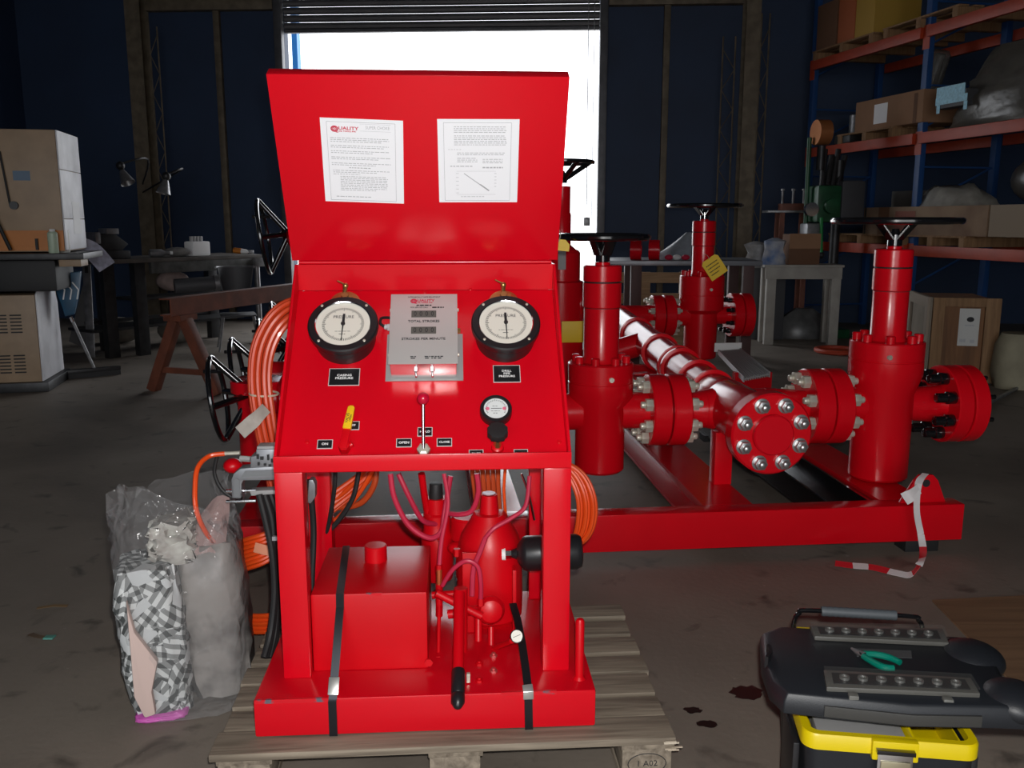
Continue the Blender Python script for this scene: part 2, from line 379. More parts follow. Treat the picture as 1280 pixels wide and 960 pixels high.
stuffp(sp.build('splinters', wood('raw_split_wood', (.55, .48, .38), (.4, .32, .24), 3, 0), pal))

# ------------------------------------------------------------------ control console
CO = gp(534, 915, .14); CF = Frame(CO, 3.5)
con = thing('control_console', 'red choke control console with its lid open, strapped to the pallet', 'console', CF)
E_ = Vector
def P(name, b, m=RED, bev=0.003, parent=None, ang=35): return b.build(name, m, parent or con, bev, ang)
ZB = .108
WEAR = mat('chipped_red_edge', (0.62, 0.003, 0.012), 0.4, 0, 0, col2=(0.12, 0.11, 0.14), vscale=16, thr=(0.40, 0.44))
base = P('base', MB().bx(-.458, .458, 0, .67, 0.0005, ZB), RED, .008)
MB().bx(-.455, -.26, -.0008, .006, ZB - .010, ZB + .0008).build('worn_edge', WEAR, base)
MB().bx(.20, .35, -.0008, .006, ZB - .009, ZB + .0008).build('worn_edge', WEAR, base)
for sx in (-1, 1):
    for y0 in (.11, .597):
        P('leg', MB().bx(sx * .3975, sx * .3225, y0, y0 + .072, ZB + .0003, .6995), RED, .004)
# cabinet: bottom plate, lip, two cheeks, sloping panel, riser, back
cab = P('cabinet', MB().bx(-.3975, .3975, .11, .118, .7, .744), RED, .0015)
prof = [(.118, .7), (.118, .744), (.553, 1.227), (.667, 1.227), (.667, .7)]
for x in (-.3975, .3895):
    P('cheek', MB().prism(prof, Matrix.Translation((x, 0, 0)) @ MXZ, 0, .008), RED, .0015)
Pn = MB().prism([(.119, .7005), (.56, 1.1465), (.566, 1.1405), (.125, .6945)], Matrix.Translation((-.389, 0, 0)) @ MXZ, 0, .778)
P('panel', Pn, RED, 0)
P('riser_plate', MB().prism([(.562, 1.1475), (.548, 1.2265), (.556, 1.2265), (.570, 1.1475)], Matrix.Translation((-.389, 0, 0)) @ MXZ, 0, .778), RED, 0)
P('top_plate', MB().bx(-.389, .389, .5685, .667, 1.219, 1.2268), RED, .001)
P('back_plate', MB().bx(-.389, .389, .659, .666, .70, 1.2188), RED, .001)
P('floor_plate', MB().bx(-.389, .389, .14, .658, .690, .6975), RED, .001)
# hinge and lid
L0 = E_((0, .545, 1.236)); LT = E_((0, -.26, .501)).normalized(); LN = E_((0, -LT.z, LT.y))
LM = Matrix((E_((1, 0, 0)), LT, LN)).transposed().to_4x4(); LM.translation = L0
P('hinge', MB().cyl((-.385, .556, 1.233), (.385, .556, 1.233), .0065, seg=12), RED, 0)
lid = P('lid', MB().bx(-.4025, .4025, .004, .566, -.004, 0, LM), RED, .001)
fl = MB()
fl.bx(-.4025, .4025, .562, .566, -.045, -.0041, LM); fl.bx(-.4025, -.3985, .004, .5615, -.045, -.0041, LM); fl.bx(.3985, .4025, .004, .5615, -.045, -.0041, LM)
fl.build('lid_flange', RED, lid, .001)
ls = MB(); ls.cyl((.391, .30, 1.30), (.391, .52, 1.243), .006); 
# papers on the lid
def paper(u0, v0, u1, v1, rot, name='instruction_sheet'):
    cx, cy = (u0 + u1) / 2, (v0 + v1) / 2
    M = LM @ Matrix.Translation((cx, cy, .0006)) @ Matrix.Rotation(rot, 4, 'Z'); hw, hh = (u1 - u0) / 2, (v1 - v0) / 2
    o = MB().bx(-hw, hw, -hh, hh, 0, .0008, M).build(name, PAPER, lid)
    return o, M @ Matrix.Translation((0, 0, .0009)), hw, hh
def lines(par, M, items, m=INK, name='printed_lines'):
    b = MB()
    for x0, x1, y, th, dash in items:
        if dash:
            x = x0
            while x < x1 - .002:
                L = min(random.uniform(.004, .013), x1 - x); b.bx(x, x + L, y - th / 2, y + th / 2, 0, .0003, M); x += L + .0022
        else: b.bx(x0, x1, y - th / 2, y + th / 2, 0, .0003, M)
    o = b.build(name, m, par); o['kind'] = 'stuff'; return o
def border(par, M, x0, x1, y0, y1, th=.0011):
    return lines(par, M, [(x0, x1, y0, th, 0), (x0, x1, y1, th, 0)] + [], INK, 'printed_border'), MB().bx(x0 - th / 2, x0 + th / 2, y0, y1, 0, .0003, M).bx(x1 - th / 2, x1 + th / 2, y0, y1, 0, .0003, M).build('printed_border', INK, par)
def logo(par, M, x, y, s):
    b = MB(); b.torus(M @ Matrix.Translation((x, y, .0002)) @ Matrix.Diagonal((1, .82, .12, 1)), s * .86, s * .16, 28, 6)
    b.torus(M @ Matrix.Translation((x, y, .0002)) @ Matrix.Diagonal((1, .82, .12, 1)), s * .55, s * .10, 24, 6)
    b.build('logo_ring', INKR, par)
    lines(par, M, [(x - s * .36, x + s * .36, y + s * .16, s * .16, 0), (x - s * .4, x + s * .4, y - s * .12, s * .16, 0), (x + s * .3, x + s * 1.0, y - s * .88, s * .22, 0)], INKR, 'logo_bars')
    text('UALITY', s * 1.25, INKR, M @ Matrix.Translation((x + s * 1.0, y + s * .18, 0)), par, 'logo_lettering', 'LEFT', sx=1.25, bold=s * .03)
    text('OIL TOOLS, INC', s * .46, INKR, M @ Matrix.Translation((x + s * 1.05, y - s * .62, 0)), par, 'logo_lettering', 'LEFT', sx=1.35, bold=s * .02)
o, M, hw, hh = paper(-.279, .197, -.0535, .446, math.radians(-2.0))
o['label'] = 'printed instruction sheet with the red logo'
border(o, M, -hw + .017, hw - .022, -hh + .006, hh - .010)
logo(o, M, -hw + .038, hh - .030, .0105)
text('SUPER CHOKE', .0125, INK, M @ Matrix.Translation((hw - .070, hh - .024, 0)), o, 'heading_lettering', sx=.82)
lines(o, M, [(hw - .118, hw - .034, hh - .014, .0006, 0), (hw - .118, hw - .034, hh - .034, .0006, 0)], INK)
it = []
for y0, n, x0, x1 in ((hh - .056, 3, -.088, .078), (hh - .078, 2, -.088, .078), (hh - .094, 2, -.088, .075), (hh - .112, 2, -.088, .078), (hh - .130, 2, -.088, .078), (hh - .152, 2, -.085, .078), (hh - .170, 9, -.066, .070)):
    for k in range(n): it.append((x0, x1 - (random.uniform(.01, .06) if k == n - 1 else random.uniform(0, .006)), y0 - k * .0052, .0019, 1))
it += [(-.04, .022, hh - .143, .0024, 1), (-.085, -.01, hh - .163, .0016, 1), (-.08, .02, -hh + .017, .0024, 1)]
lines(o, M, it)
o, M, hw, hh = paper(.0445, .198, .2715, .448, math.radians(.2))
o['label'] = 'printed instruction sheet with a line graph'
border(o, M, -hw + .017, hw - .022, -hh + .006, hh - .010)
it = []
for y0, n, x0, x1 in ((hh - .022, 4, -.068, .080), (hh - .048, 6, -.068, .080), (hh - .098, 2, -.060, .076), (hh - .114, 3, -.06, -.002), (hh - .117, 3, .012, .074)):
    for k in range(n): it.append((x0, x1 - random.uniform(0, .006), y0 - k * .0052, .0019, 1))
it += [(-.085, -.045, hh - .088, .0012, 1), (-.08, -.015, hh - .138, .0026, 1), (.012, .07, hh - .142, .0042, 1)]
lines(o, M, it)
Mg = M @ Matrix.Translation((-.005, -.062, 0)) @ Matrix.Rotation(math.radians(-37), 4, 'Z')
lines(o, Mg, [(-.045, .045, 0, .0024, 0), (.012, .045, .001, .003, 0)], INK, 'graph_line')
lines(o, M, [(-.062, .05, -.028, .0007, 0), (-.062, .05, -.1, .0007, 0), (-.05, .02, -.107, .0016, 1)] + [(-.064, -.056, -.035 - .012 * k, .0012, 0) for k in range(6)] + [(.046, .052, -.035 - .01 * k, .0012, 0) for k in range(5)], INK, 'graph_axes')

# panel frame: x right, y up the slope, z out of the panel
PT = E_((0, .7071, .7115)).normalized(); PN = E_((0, -PT.z, PT.y)); P0 = E_((0, .1195, .701))
PM = Matrix((E_((1, 0, 0)), PT, PN)).transposed().to_4x4(); PM.translation = P0
def pan(px, py, h=0):
    q = CF.pl(px, py, P0 + PN * h, PN); return q.x, (q - P0).dot(PT)
def PX(x, y, h=0): return PM @ Matrix.Translation((x, y, h))
def gauge(px, py, rN):
    H = .085; x, y = pan(px, py, H); M = PX(x, y)
    g = P('pressure_gauge', MB().lathe([(.086, .0005), (.088, .01), (.088, H - .035), (.096, H - .028), (.1005, H - .02), (.1005, H - .004), (.097, H), (.0805, H), (.079, H - .006)], M, 56), BLK, 0)
    MB().lathe([(.0786, H - .0059), (.0786, H - .0052)], M, 48).build('dial', DIAL, g)
    MB().lathe([(.0800, H - .0051), (.0800, H + .0005), (.0775, H - .0015), (.0765, H - .0051)], M, 48, False).build('dial_rim', CHROME, g)
    tk = MB(); Z = H - .0051
    for k in range(72):
        a = 2 * PI * k / 72; L = .011 if k % 6 == 0 else .0075; T = M @ Matrix.Rotation(a, 4, 'Z')
        tk.bx(-.0009, .0009, .060 - L, .060, Z, Z + .0003, T)
    stuffp(tk.build('tick_marks', INKD, g))
    text('PRESSURE', .0145, INKD, PX(x, y + .026, Z), g, 'dial_lettering', sx=.95)
    lines(g, PX(x, y - .026, Z), [(-.022, .022, 0, .0012, 1), (-.010, .008, -.010, .0018, 1)], INKD, 'dial_print')
    T = M @ Matrix.Rotation(rN, 4, 'Z')
    nd = MB(); nd.prism([(-.004, .004), (.004, .004), (.0032, .036), (-.0032, .036)], T, Z + .0015, Z + .0028); nd.prism([(-.0022, 0), (.0022, 0), (.0008, -.060), (-.0008, -.060)], T, Z + .0015, Z + .0028)
    nd.build('needle', INKD, g); MB().lathe([(.0062, Z + .001), (.0062, Z + .005)], M, 16).build('needle_hub', DKST, g)
    for a in (45, 135, 225, 315):
        q = M @ Matrix.Translation((.0905 * math.cos(math.radians(a)), .0905 * math.sin(math.radians(a)), H))
        MB().lathe([(.0042, 0), (.0042, .0016), (.003, .0024)], q, 10).build('screw', ZINC, g)
    # brass mounting lug and filling plug above the case
    M2 = PX(x - .002, y + .093, .052)
    lug = P('gauge_lug', MB().prism([(.045 * math.cos(PI * i / 16), .045 * math.sin(PI * i / 16)) for i in range(17)], M2, 0, .010), BRASS, .001)
    pk = MB(); pk.cyl(M2 @ E_((0, .016, .010)), M2 @ E_((0, .016, .028)), .011, seg=6); pk.cyl(M2 @ E_((-.002, .022, .02)), M2 @ E_((0, .05, .026)), .007); pk.ball(M2 @ E_((0, .052, .027)), .009); pk.cyl(M2 @ E_((0, .054, .03)), M2 @ E_((-.024, .066, .034)), .0022, seg=8); pk.box((0.016, .014, .016), (.012, .014, .012), M2)
    pk.build('bleed_plug', BRASS, lug)
    return g
gauge(428.6, 403.7, math.radians(-2.0))['label'] = 'casing pressure gauge in a black case'
gauge(632.5, 402.0, math.radians(1.5))['label'] = 'drill pipe pressure gauge in a black case'
# stroke counter box
H = .078
xa_, ya_ = pan(489.7, 369.5, H); xb_, yb_ = pan(571.5, 453.5, H)
cx, cy, hw, hh = (xa_ + xb_) / 2, (ya_ + yb_) / 2, (xb_ - xa_) / 2 - .002, (ya_ - yb_) / 2
cb = P('stroke_counter', MB().bx(cx - hw, cx + hw, cy - hh, cy + hh, .008, H, PM), BOXST, .002)
MB().bx(cx - hw - .004, cx + hw + .004, cy - hh - .004, cy + hh + .003, H + .0002, H + .0025, PM).build('face_plate', SATIN, cb, .0006)
MB().bx(cx - hw - .017, cx + hw + .019, cy - hh - .008, cy - hh + .160, .0006, .0036, PM).build('mounting_plate', GREYP, cb)
F_ = lambda dx, dy: PM @ Matrix.Translation((cx + dx, cy + dy, H + .0028))
text('INTRINSICALLY SAFE EQUIPMENT', .0072, INKD, F_(0, hh - .009), cb, sx=.88)
logo(cb, F_(0, hh - .024), -.030, 0, .0098)
text('FOR SERVICE CALL', .0068, INKD, F_(-.014, hh - .048), cb, sx=.9)
lines(cb, F_(0, hh - .040), [(-.022, .022, 0, .004, 1)], INKD, 'printed_lines'); lines(cb, F_(0, hh - .048), [(.024, .058, 0, .0045, 1)], INKD, 'printed_lines')
LCD = mat('lcd_grey', (0.10, 0.10, 0.09), 0.4)
for dy in (.051, -.009):
    q = MB().bx(-.036, .036, -.0125, .0125, -.0006, .0004, F_(0, dy)).build('counter_window', LCD, cb)
    for k in range(4): text('0', .024, INKD, F_(-.025 + k * .0166, dy) @ Matrix.Translation((0, 0, .0005)), q, 'digit', sx=.75)
text('TOTAL STROKES', .0115, INKD, F_(0, .024), cb, sx=1.05, bold=.0002); text('STROKES PER MINUTE', .0115, INKD, F_(0, -.040), cb, sx=1.1, bold=.0002)
for dx in (-.028, .012, .030, .048): lines(cb, F_(dx, -hh + .018), [(-.008, .008, .0028, .0034, 1), (-.007, .007, -.0028, .0034, 1)], INKD, 'switch_print')
for dx in (-.022, .024):
    q = E_((cx + dx, cy - hh, .045)); t = MB(); t.cyl(PM @ q, PM @ (q + E_((0, -.008, 0))), .0075, seg=6); t.cyl(PM @ (q + E_((0, -.008, 0))), PM @ (q + E_((0.002, -.026, .003))), .0032); t.build('toggle_switch', CHROME, cb)
for sx in (-1, 1):
    for dy in (.09, -.075):
        q = E_((cx + sx * (hw + .002), cy + dy, .05)); t = MB(); t.cyl(PM @ q, PM @ (q + E_((sx * .006, 0, 0))), .005, seg=10); t.build('latch_screw', ZINC, cb)
q = E_((cx - hw, cy + .035, .04)); gl = MB(); gl.cyl(PM @ q, PM @ (q + E_((-.014, 0, 0))), .011, seg=6); gl.cyl(PM @ (q + E_((-.014, 0, 0))), PM @ (q + E_((-.022, .002, 0))), .008); gl.build('cable_gland', mat('grey_nylon', (.45, .45, .47), .5), cb)
q2 = q + E_((-.022, .002, 0)); MB().tube(spline([PM @ (q2 + E_(v)) for v in ((0, 0, 0), (-.013, .012, 0), (-.012, .036, -.006), (.004, .050, -.02), (.024, .052, -.028))], 6), .0042).build('cable', BLKM, cb)
q = E_((cx + hw, cy + .028, .03)); gl = MB(); gl.cyl(PM @ q, PM @ (q + E_((.012, 0, 0))), .008, seg=6); gl.build('plug', BRASS, cb)
# labels
def plate(pts, body, size, lab):
    (x0, y0), (x1, y1) = pan(*pts[0], .001), pan(*pts[1], .001)
    b = P('nameplate', MB().bx(x0, x1, y1, y0, .0004, .0022, PM), mat('nameplate_rim', (.55, .55, .55), .5), 0); b['label'] = lab
    MB().bx(x0 + .002, x1 - .002, y1 + .002, y0 - .002, .0023, .0028, PM).build('face', BLK, b)
    text(body, size * .82, WHITE, PX((x0 + x1) / 2, (y0 + y1) / 2, .003), b, sx=1.15, bold=size * .02)
plate(((412, 461), (449, 482)), 'CASING\nPRESSURE', .0125, 'nameplate reading CASING PRESSURE')
plate(((616, 457), (651, 478)), 'DRILL\nPIPE\nPRESSURE', .0115, 'nameplate reading DRILL PIPE PRESSURE')
plate(((397, 550), (415.5, 561)), 'ON', .012, 'nameplate reading ON')
plate(((431, 527), (449, 537.5)), 'OFF', .012, 'nameplate reading OFF')
plate(((495.5, 548.5), (514.5, 559)), 'OPEN', .012, 'nameplate reading OPEN')
plate(((522, 534.5), (540.5, 545.5)), 'HOLD', .011, 'nameplate reading HOLD')
plate(((546, 548), (565, 558)), 'CLOSE', .0105, 'nameplate reading CLOSE')
plate(((586, 562.5), (604.5, 573)), 'FAST', .012, 'nameplate reading FAST')
plate(((642, 562), (660.5, 572.5)), 'SLOW', .011, 'nameplate reading SLOW')
# yellow ball valve handle
x, y = pan(430, 558, .02)
bv = P('ball_valve', MB().cyl(PM @ E_((x, y, .0005)), PM @ E_((x, y, .028)), .016, seg=6).cyl(PM @ E_((x + .01, y + .004, .012)), PM @ E_((x + .022, y + .010, .016)), .008), REDF, .001)
xt, yt = pan(439.5, 507, .035); d = E_((xt - x, yt - y, 0)).normalized(); n_ = E_((-d.y, d.x, 0)); L = E_((xt - x, yt - y, 0)).length
Mh = PM @ Matrix((d, n_, E_((0, 0, 1)))).transposed().to_4x4(); Mh = PM @ Matrix.Translation((x, y, .028)) @ Matrix((d, n_, E_((0, 0, 1)))).transposed().to_4x4()
MB().bx(-.012, L * .42, -.010, .010, 0, .004, Mh).build('handle_shank', REDF, bv, .001)
hd = MB().prism([(L * .40, -.0115), (L - .006, -.0095), (L, -.005), (L, .005), (L - .006, .0095), (L * .40, .0115)], Mh, -.003, .009).build('handle_grip', YEL, bv, .002)
text('VALVE', .011, INKD, Mh @ Matrix.Translation((L * .66, .004, .0092)), bv, 'grip_lettering'); text('OPEN', .0085, INKD, Mh @ Matrix.Translation((L * .66, -.0045, .0092)), bv, 'grip_lettering')
# choke lever
x, y = pan(529.5, 562, .03); xk, yk = pan(529, 498, .12)
lv = P('lever_base', MB().lathe([(.026, .0005), (.026, .006), (.018, .010), (.015, .024)], PX(x, y), 20), REDF, 0)
MB().lathe([(.018, .0245), (.018, .036), (.012, .040)], PX(x, y), 6).build('lever_nut', ZINC, lv)
a, b_ = PM @ E_((x, y, .036)), PM @ E_((xk, yk, .12))
MB().cyl(a, a.lerp(b_, .93), .0048, seg=14).build('lever_rod', CHROME, lv); MB().ball(b_, .0165).build('lever_knob', mat('red_knob', (.5, .004, .03), .22, coat=.4), lv)
# small gauge and black speed knob
x, y = pan(620, 510, .03); M = PX(x, y)
sg = P('speed_gauge', MB().lathe([(.043, .0005), (.045, .004), (.045, .026), (.043, .031), (.0345, .031), (.034, .027)], M, 40), BLK, 0)
MB().lathe([(.0338, .0271), (.0338, .0275)], M, 36).build('dial', mat('white_dial', (.7, .73, .73), .45), sg)
for sx in (-1, 1): MB().lathe([(.0055, .0276), (.0055, .0279)], PX(x + sx * .0235, y), 18).build('red_mark', mat('pink_print', (.75, .15, .25), .6), sg)
tk = MB()
for k in range(30):
    T = M @ Matrix.Rotation(math.radians(-120 + k * 8.27), 4, 'Z'); tk.bx(-.0005, .0005, .025, .029 if k % 5 else .031, .0276, .0279, T)
stuffp(tk.build('tick_marks', INKD, sg)); MB().bx(-.014, .016, -.0007, .0007, .028, .0288, M).build('needle', INKD, sg)
lines(sg, PX(x, y, .0276), [(-.010, .008, .008, .0012, 1), (-.014, .010, -.008, .0012, 1), (-.008, .008, -.015, .0014, 1)], INKD, 'dial_print')
x, y = pan(622, 556, .02); kx, ky = pan(622, 541, .06)
st = P('speed_valve', MB().lathe([(.018, .0005), (.016, .010), (.010, .014)], PX(x, y), 16), REDF, 0)
a, b_ = PM @ E_((x, y, .012)), PM @ E_((kx, ky, .055))
MB().cyl(a, b_, .010, seg=6).build('valve_stem', BRASS, st)
kb = [(.0265 + (.0025 if i % 2 else 0)) for i in range(20)]
MB().prism([(kb[i] * math.cos(2 * PI * i / 20), kb[i] * math.sin(2 * PI * i / 20)) for i in range(20)], AX(b_, PM.to_3x3() @ E_((0, .15, 1))), -.004, .018).build('valve_knob', BLKM, st, .002)
for (px, py) in ((532, 357), (384, 553), (699, 553), (531, 366), (588, 362)):
    x, y = pan(px, py); MB().lathe([(.006, .0004), (.006, .003), (.004, .005)], PX(x, y), 10).build('panel_bolt', REDF, con)

# ---- inside the console frame
cl = CF.at
def rt(px0, px1, Y):    # width in metres of a pixel span at depth Y, near mid-frame height
    return (at(px1, 700, Y) - at(px0, 700, Y)).length
tank = P('tank', MB().bx(-.322, .0, .146, .515, ZB + .0004, .338), REDF, .006)
MB().bx(-.17, -.125, .1452, .152, .331, .3387).build('worn_edge', WEAR, tank)
c = CF.gp(470, 700, .338 + .14); MB().lathe([(.034, .0003), (.034, .045), (.031, .049)], Matrix.Translation((c.x, c.y, .338)), 28).build('filler_cap', REDF, tank)
c = CF.gp(530, 848, ZB + .14); MB().cyl((c.x + .012, .138, ZB + .02), (c.x + .012, .146, ZB + .02), .012, seg=6).build('drain_plug', REDF, tank)
# upright pump cylinder with neck
def vcyl(name, px, Y, prof, m=REDF, seg=28, parent=None, lab=None):
    """prof: (half-width px, row px) list from bottom to top at depth Y"""
    pr = []; cx = cl(px, 700, Y)
    for hwp, py in prof:
        pr.append((abs(at(px + hwp, py, Y).x - at(px, py, Y).x) + 1e-4, at(px, py, Y).z - CO.z))
    return P(name, MB().lathe(pr, Matrix.Translation((cx.x, cx.y, 0)), seg), m, 0, parent, 30)
zpx = lambda z, Y: z
pump = vcyl('pump_cylinder', 612, 2.70, [(30, 776), (40, 764), (41, 745), (40, 684), (36, 668), (25, 650), (20, 641), (12, 640), (10, 618)])
MB().lathe([(.0001, 0), (.021, .0005), (.021, .003)], Matrix.Translation(cl(611, 617, 2.70)), 20).build('oil_hole', mat('bright_bore', (.6, .5, .55), .3, .6), pump)
P('pump_cylinder_foot', MB().bx(cl(612, 700, 2.7).x - .07, cl(612, 700, 2.7).x + .07, .43, .56, ZB + .0003, ZB + .012), REDF)
vcyl('filter_bowl', 547, 2.84, [(18, 722), (20, 716), (20, 668), (17, 660), (17, 642), (13, 640), (13, 622)])
MB().cyl(cl(545, 624, 2.84), cl(545, 604, 2.84), .024, .021, seg=14).build('filter_knob', BLKM, con, .003)
vcyl('pressure_regulator', 584, 2.82, [(14, 720), (14, 676), (20, 672), (20, 648), (17, 645)])
MB().cyl(cl(578, 683, 2.80), cl(578, 671, 2.80), .028, seg=18).build('regulator_ring', BLK, con, .002)
MB().ball(cl(572, 685, 2.76), .03, (1.1, .9, .7)).build('shuttle_valve', REDF, con)
# bladder accumulator, black, lying across behind the right front leg
Y = 2.62; a, b_ = cl(646, 692, Y), cl(728, 689, Y); d = (b_ - a)
acc = P('accumulator', MB().lathe([(.012, -.016), (.018, 0), (.028, .003), (.050, .020), (.054, .03), (.054, d.length - .018), (.047, d.length - .004), (.034, d.length)], AX(a, d), 36), BLK, 0)
MB().cyl(a - d.normalized() * .034, a - d.normalized() * .0165, .015, seg=6).build('accumulator_nut', CHROME, acc)
MB().cyl(a - d.normalized() * .046, a - d.normalized() * .0345, .019, seg=16).build('accumulator_collar', WHITE, acc)
P('accumulator_branch', MB().cyl(cl(608, 690, 2.64), a - d.normalized() * .0465, .024, .017), REDF, 0)
P('accumulator_saddle', MB().bx(cl(668, 700, Y).x, cl(668, 700, Y).x + .10, a.y - .01, a.y + .02, ZB, a.z - .048), REDF) if False else None
# needle valve disc
Y = 2.52; c = cl(614, 764, Y); dv = E_((0.05, -1, .15))
nv = P('valve_disc', MB().lathe([(.010, -.07), (.014, -.03), (.040, -.024), (.0425, -.010), (.033, .006), (.014, .014)], AX(c, dv), 30), REDF, 0)
P('valve_body', MB().cyl(cl(598, 762, 2.55), cl(560, 768, 2.55), .014).cyl(cl(598, 770, 2.56), cl(598, 838, 2.50), .012).cyl(cl(614, 784, 2.53), cl(614, 812, 2.50), .010).cyl(cl(614, 812, 2.50), cl(640, 801, 2.38), .008), REDF, 0)
Y = 2.335; c = cl(646, 795, Y)
mg = P('small_gauge', MB().lathe([(.014, -.018), (.0185, -.016), (.0185, 0), (.0165, .001)], AX(c, (-.1, -1, .45)), 24), CHROME, 0)
Mg = AX(c, (-.1, -1, .45)); MB().lathe([(.0160, .0012), (.0160, .0018)], Mg, 24).build('dial', DIAL, mg); MB().box((0, 0, .0023), (.022, .0012, .0004), Mg @ Matrix.Rotation(.4, 4, 'Z')).build('needle', INKD, mg)
# hand pump: pivot block, lever tube and black grip leaning out over the front edge
a, b_, c_ = cl(574, 742, 2.46), cl(573, 838, 2.265), cl(572.5, 868, 2.20)
hp = P('hand_pump', MB().cyl(cl(576, 735, 2.48), cl(576, 850, 2.46), .020).cyl(cl(545, 741, 2.5), cl(602, 770, 2.5), .012), REDF, 0)
MB().cyl(a, b_, .0165, .0155).build('pump_lever', REDF, hp)
dd = (c_ - b_).normalized()
MB().lathe([(.0175, 0), (.0185, .004), (.0185, .07), (.0165, .074), (.0185, .078), (.0185, .098), (.010, .112), (.004, .116)], AX(b_, dd), 22).build('lever_grip', BLK, hp)
P('pump_rail', MB().cyl(cl(545, 829, 2.42), cl(602, 830, 2.42), .008).cyl(cl(548, 822, 2.43), cl(548, 835, 2.41), .011, seg=6), REDF, 0)
P('tee_fitting', MB().cyl(cl(540, 744, 2.56), cl(573, 742, 2.56), .011).cyl(cl(549, 730, 2.56), cl(549, 770, 2.56), .011).cyl(cl(549, 758, 2.55), cl(548, 826, 2.44), .006), REDF, 0)
P('chrome_tube', MB().cyl(cl(553, 743, 2.60), cl(568, 742, 2.60), .004), CHROME, 0)
lk = P('lever_nut_block', MB().bx(cl(585, 853, 2.30).x - .004, cl(585, 853, 2.30).x + .006, .05, .062, ZB + .004, ZB + .03), ZINC, .001)
for i, (px, py) in enumerate(((617, 821), (617, 840), (599, 831), (599, 852))):
    q = CF.gp(px, py, ZB + .14); P('base_bolt', MB().lathe([(.011, .0003), (.011, .007), (.006, .008), (.006, .013)], Matrix.Translation((q.x, q.y, ZB)), 6), REDF if i > 1 else mat('bare_bolt', (.55, .12, .12), .35, .6), 0)
for z0, z1 in ((ZB + .001, ZB + .26),):
    P('pump_bracket', MB().bx(cl(590, 700, 2.6).x - .03, cl(590, 700, 2.6).x + .02, .36, .372, z0, z1).bx(cl(640, 700, 2.62).x, cl(640, 700, 2.62).x + .012, .36, .46, z0, z1 - .06), REDF)
q = CF.gp(724, 848, ZB + .14); P('post', MB().lathe([(.018, .0003), (.0125, .008), (.0125, .170), (.009, .176), (.003, .178)], Matrix.Translation((q.x, q.y, ZB)), 18), REDF, 0)
P('gusset', MB().prism([(.182, ZB + .0005), (.182, ZB + .22), (.38, ZB + .0005)], Matrix.Translation((.388, 0, 0)) @ MXZ, 0, .007), REDF)
# pink over-sprayed hoses
def hose(pts, r=.0068, m=PINK, name='hose', par=None):
    return MB().tube(spline(pts, 8), r, 9).build(name, m, par or con)
H3 = lambda *a: [cl(*p) for p in a]
hose(H3((488, 592, 2.62), (493, 622, 2.62), (510, 655, 2.63), (535, 672, 2.64), (551, 665, 2.66), (556, 640, 2.68), (563, 595, 2.7)), .0085)
hose(H3((498, 592, 2.74), (512, 622, 2.74), (528, 650, 2.76), (545, 655, 2.8)), .0085)
hose(H3((555, 592, 2.66), (560, 630, 2.64), (552, 675, 2.6), (549, 712, 2.57), (549, 742, 2.56)))
hose(H3((527, 592, 2.78), (530, 615, 2.80), (534, 640, 2.83)), .0115, REDF)
hose(H3((562, 642, 2.74), (575, 643, 2.72), (590, 638, 2.71), (598, 615, 2.70), (596, 592, 2.7)), .0085, PINK)
hose(H3((607, 672, 2.58), (618, 660, 2.58), (640, 647, 2.6), (657, 632, 2.62), (662, 595, 2.64)))
hose(H3((553, 732, 2.52), (566, 712, 2.5), (583, 701, 2.49), (597, 708, 2.49), (601, 728, 2.49), (601, 752, 2.5)))
hose(H3((607, 672, 2.60), (600, 690, 2.58), (592, 712, 2.56), (590, 745, 2.54)), .008)
P('sight_tube', MB().cyl(cl(549, 712, 2.565), cl(549, 736, 2.56), .0085, seg=10), mat('red_brass', (.55, .12, .04), .35, .5), 0)
for px, py, Y in ((551, 670, 2.66), (549, 710, 2.57), (601, 752, 2.5), (571, 690, 2.6)):
    MB().cyl(cl(px, py - 4, Y), cl(px, py + 5, Y), .0105, seg=6).build('hose_fitting', REDF, con)

# ---- grey cast valve bracket bolted to the console's outer cheek, with its cables
D = 2.62
def cpl(pts, Y): return [cl(px, py, Y) for px, py in pts]
def castp(pts, Y, th):
    o0 = cl(*pts[0], Y); q = [cl(px, py, Y) - o0 for px, py in pts]
    return MB().prism([(v.x, v.z) for v in q], Matrix.Translation(o0) @ Matrix(((1, 0, 0, 0), (0, 0, 1, 0), (0, 1, 0, 0), (0, 0, 0, 1))), 0, th)
br = P('cast_bracket', castp([(302, 629), (302, 623), (290, 623), (289, 600), (292, 592), (300, 586), (312, 585), (344, 584), (344, 601), (304, 601), (302, 605), (302, 616)], D, .05), CASTAL, .004)
castp([(301, 597), (306, 589), (343, 588), (343, 595), (305, 596)], D - .0035, .0033).build('cast_pocket_shade', mat('cast_shadow_grey', (.20, .21, .22), .5, .6), br)  # darker plates paint the shade of the casting's hollows
castp([(292.5, 621), (292, 600), (295, 598), (299, 600), (300, 620), (297, 622)], D - .0035, .0033).build('cast_pocket_shade', MATS['cast_shadow_grey'], br)
castp([(313, 586), (313, 571), (320, 570), (320, 562), (343, 562), (343, 586)], D + .005, .06).build('valve_block', CASTAL, br, .003)
bq = MB()
for px, py, w_, h_ in ((322, 571, 3, 6), (327, 573, 4, 4), (335, 572, 2.5, 7), (340, 576, 3, 5), (323, 580, 2.5, 4), (331, 581, 3, 3), (337, 582, 3, 3)):
    q = cl(px, py, D); s_ = .0024; bq.box((q.x, q.y + .003, q.z), (w_ * s_, .006, h_ * s_))
bq.build('terminal_slots', BLK, br); castp([(320.5, 569), (321, 558), (343, 558), (343, 569)], D + .012, .05).build('cover_plate', GREYP, br, .003)
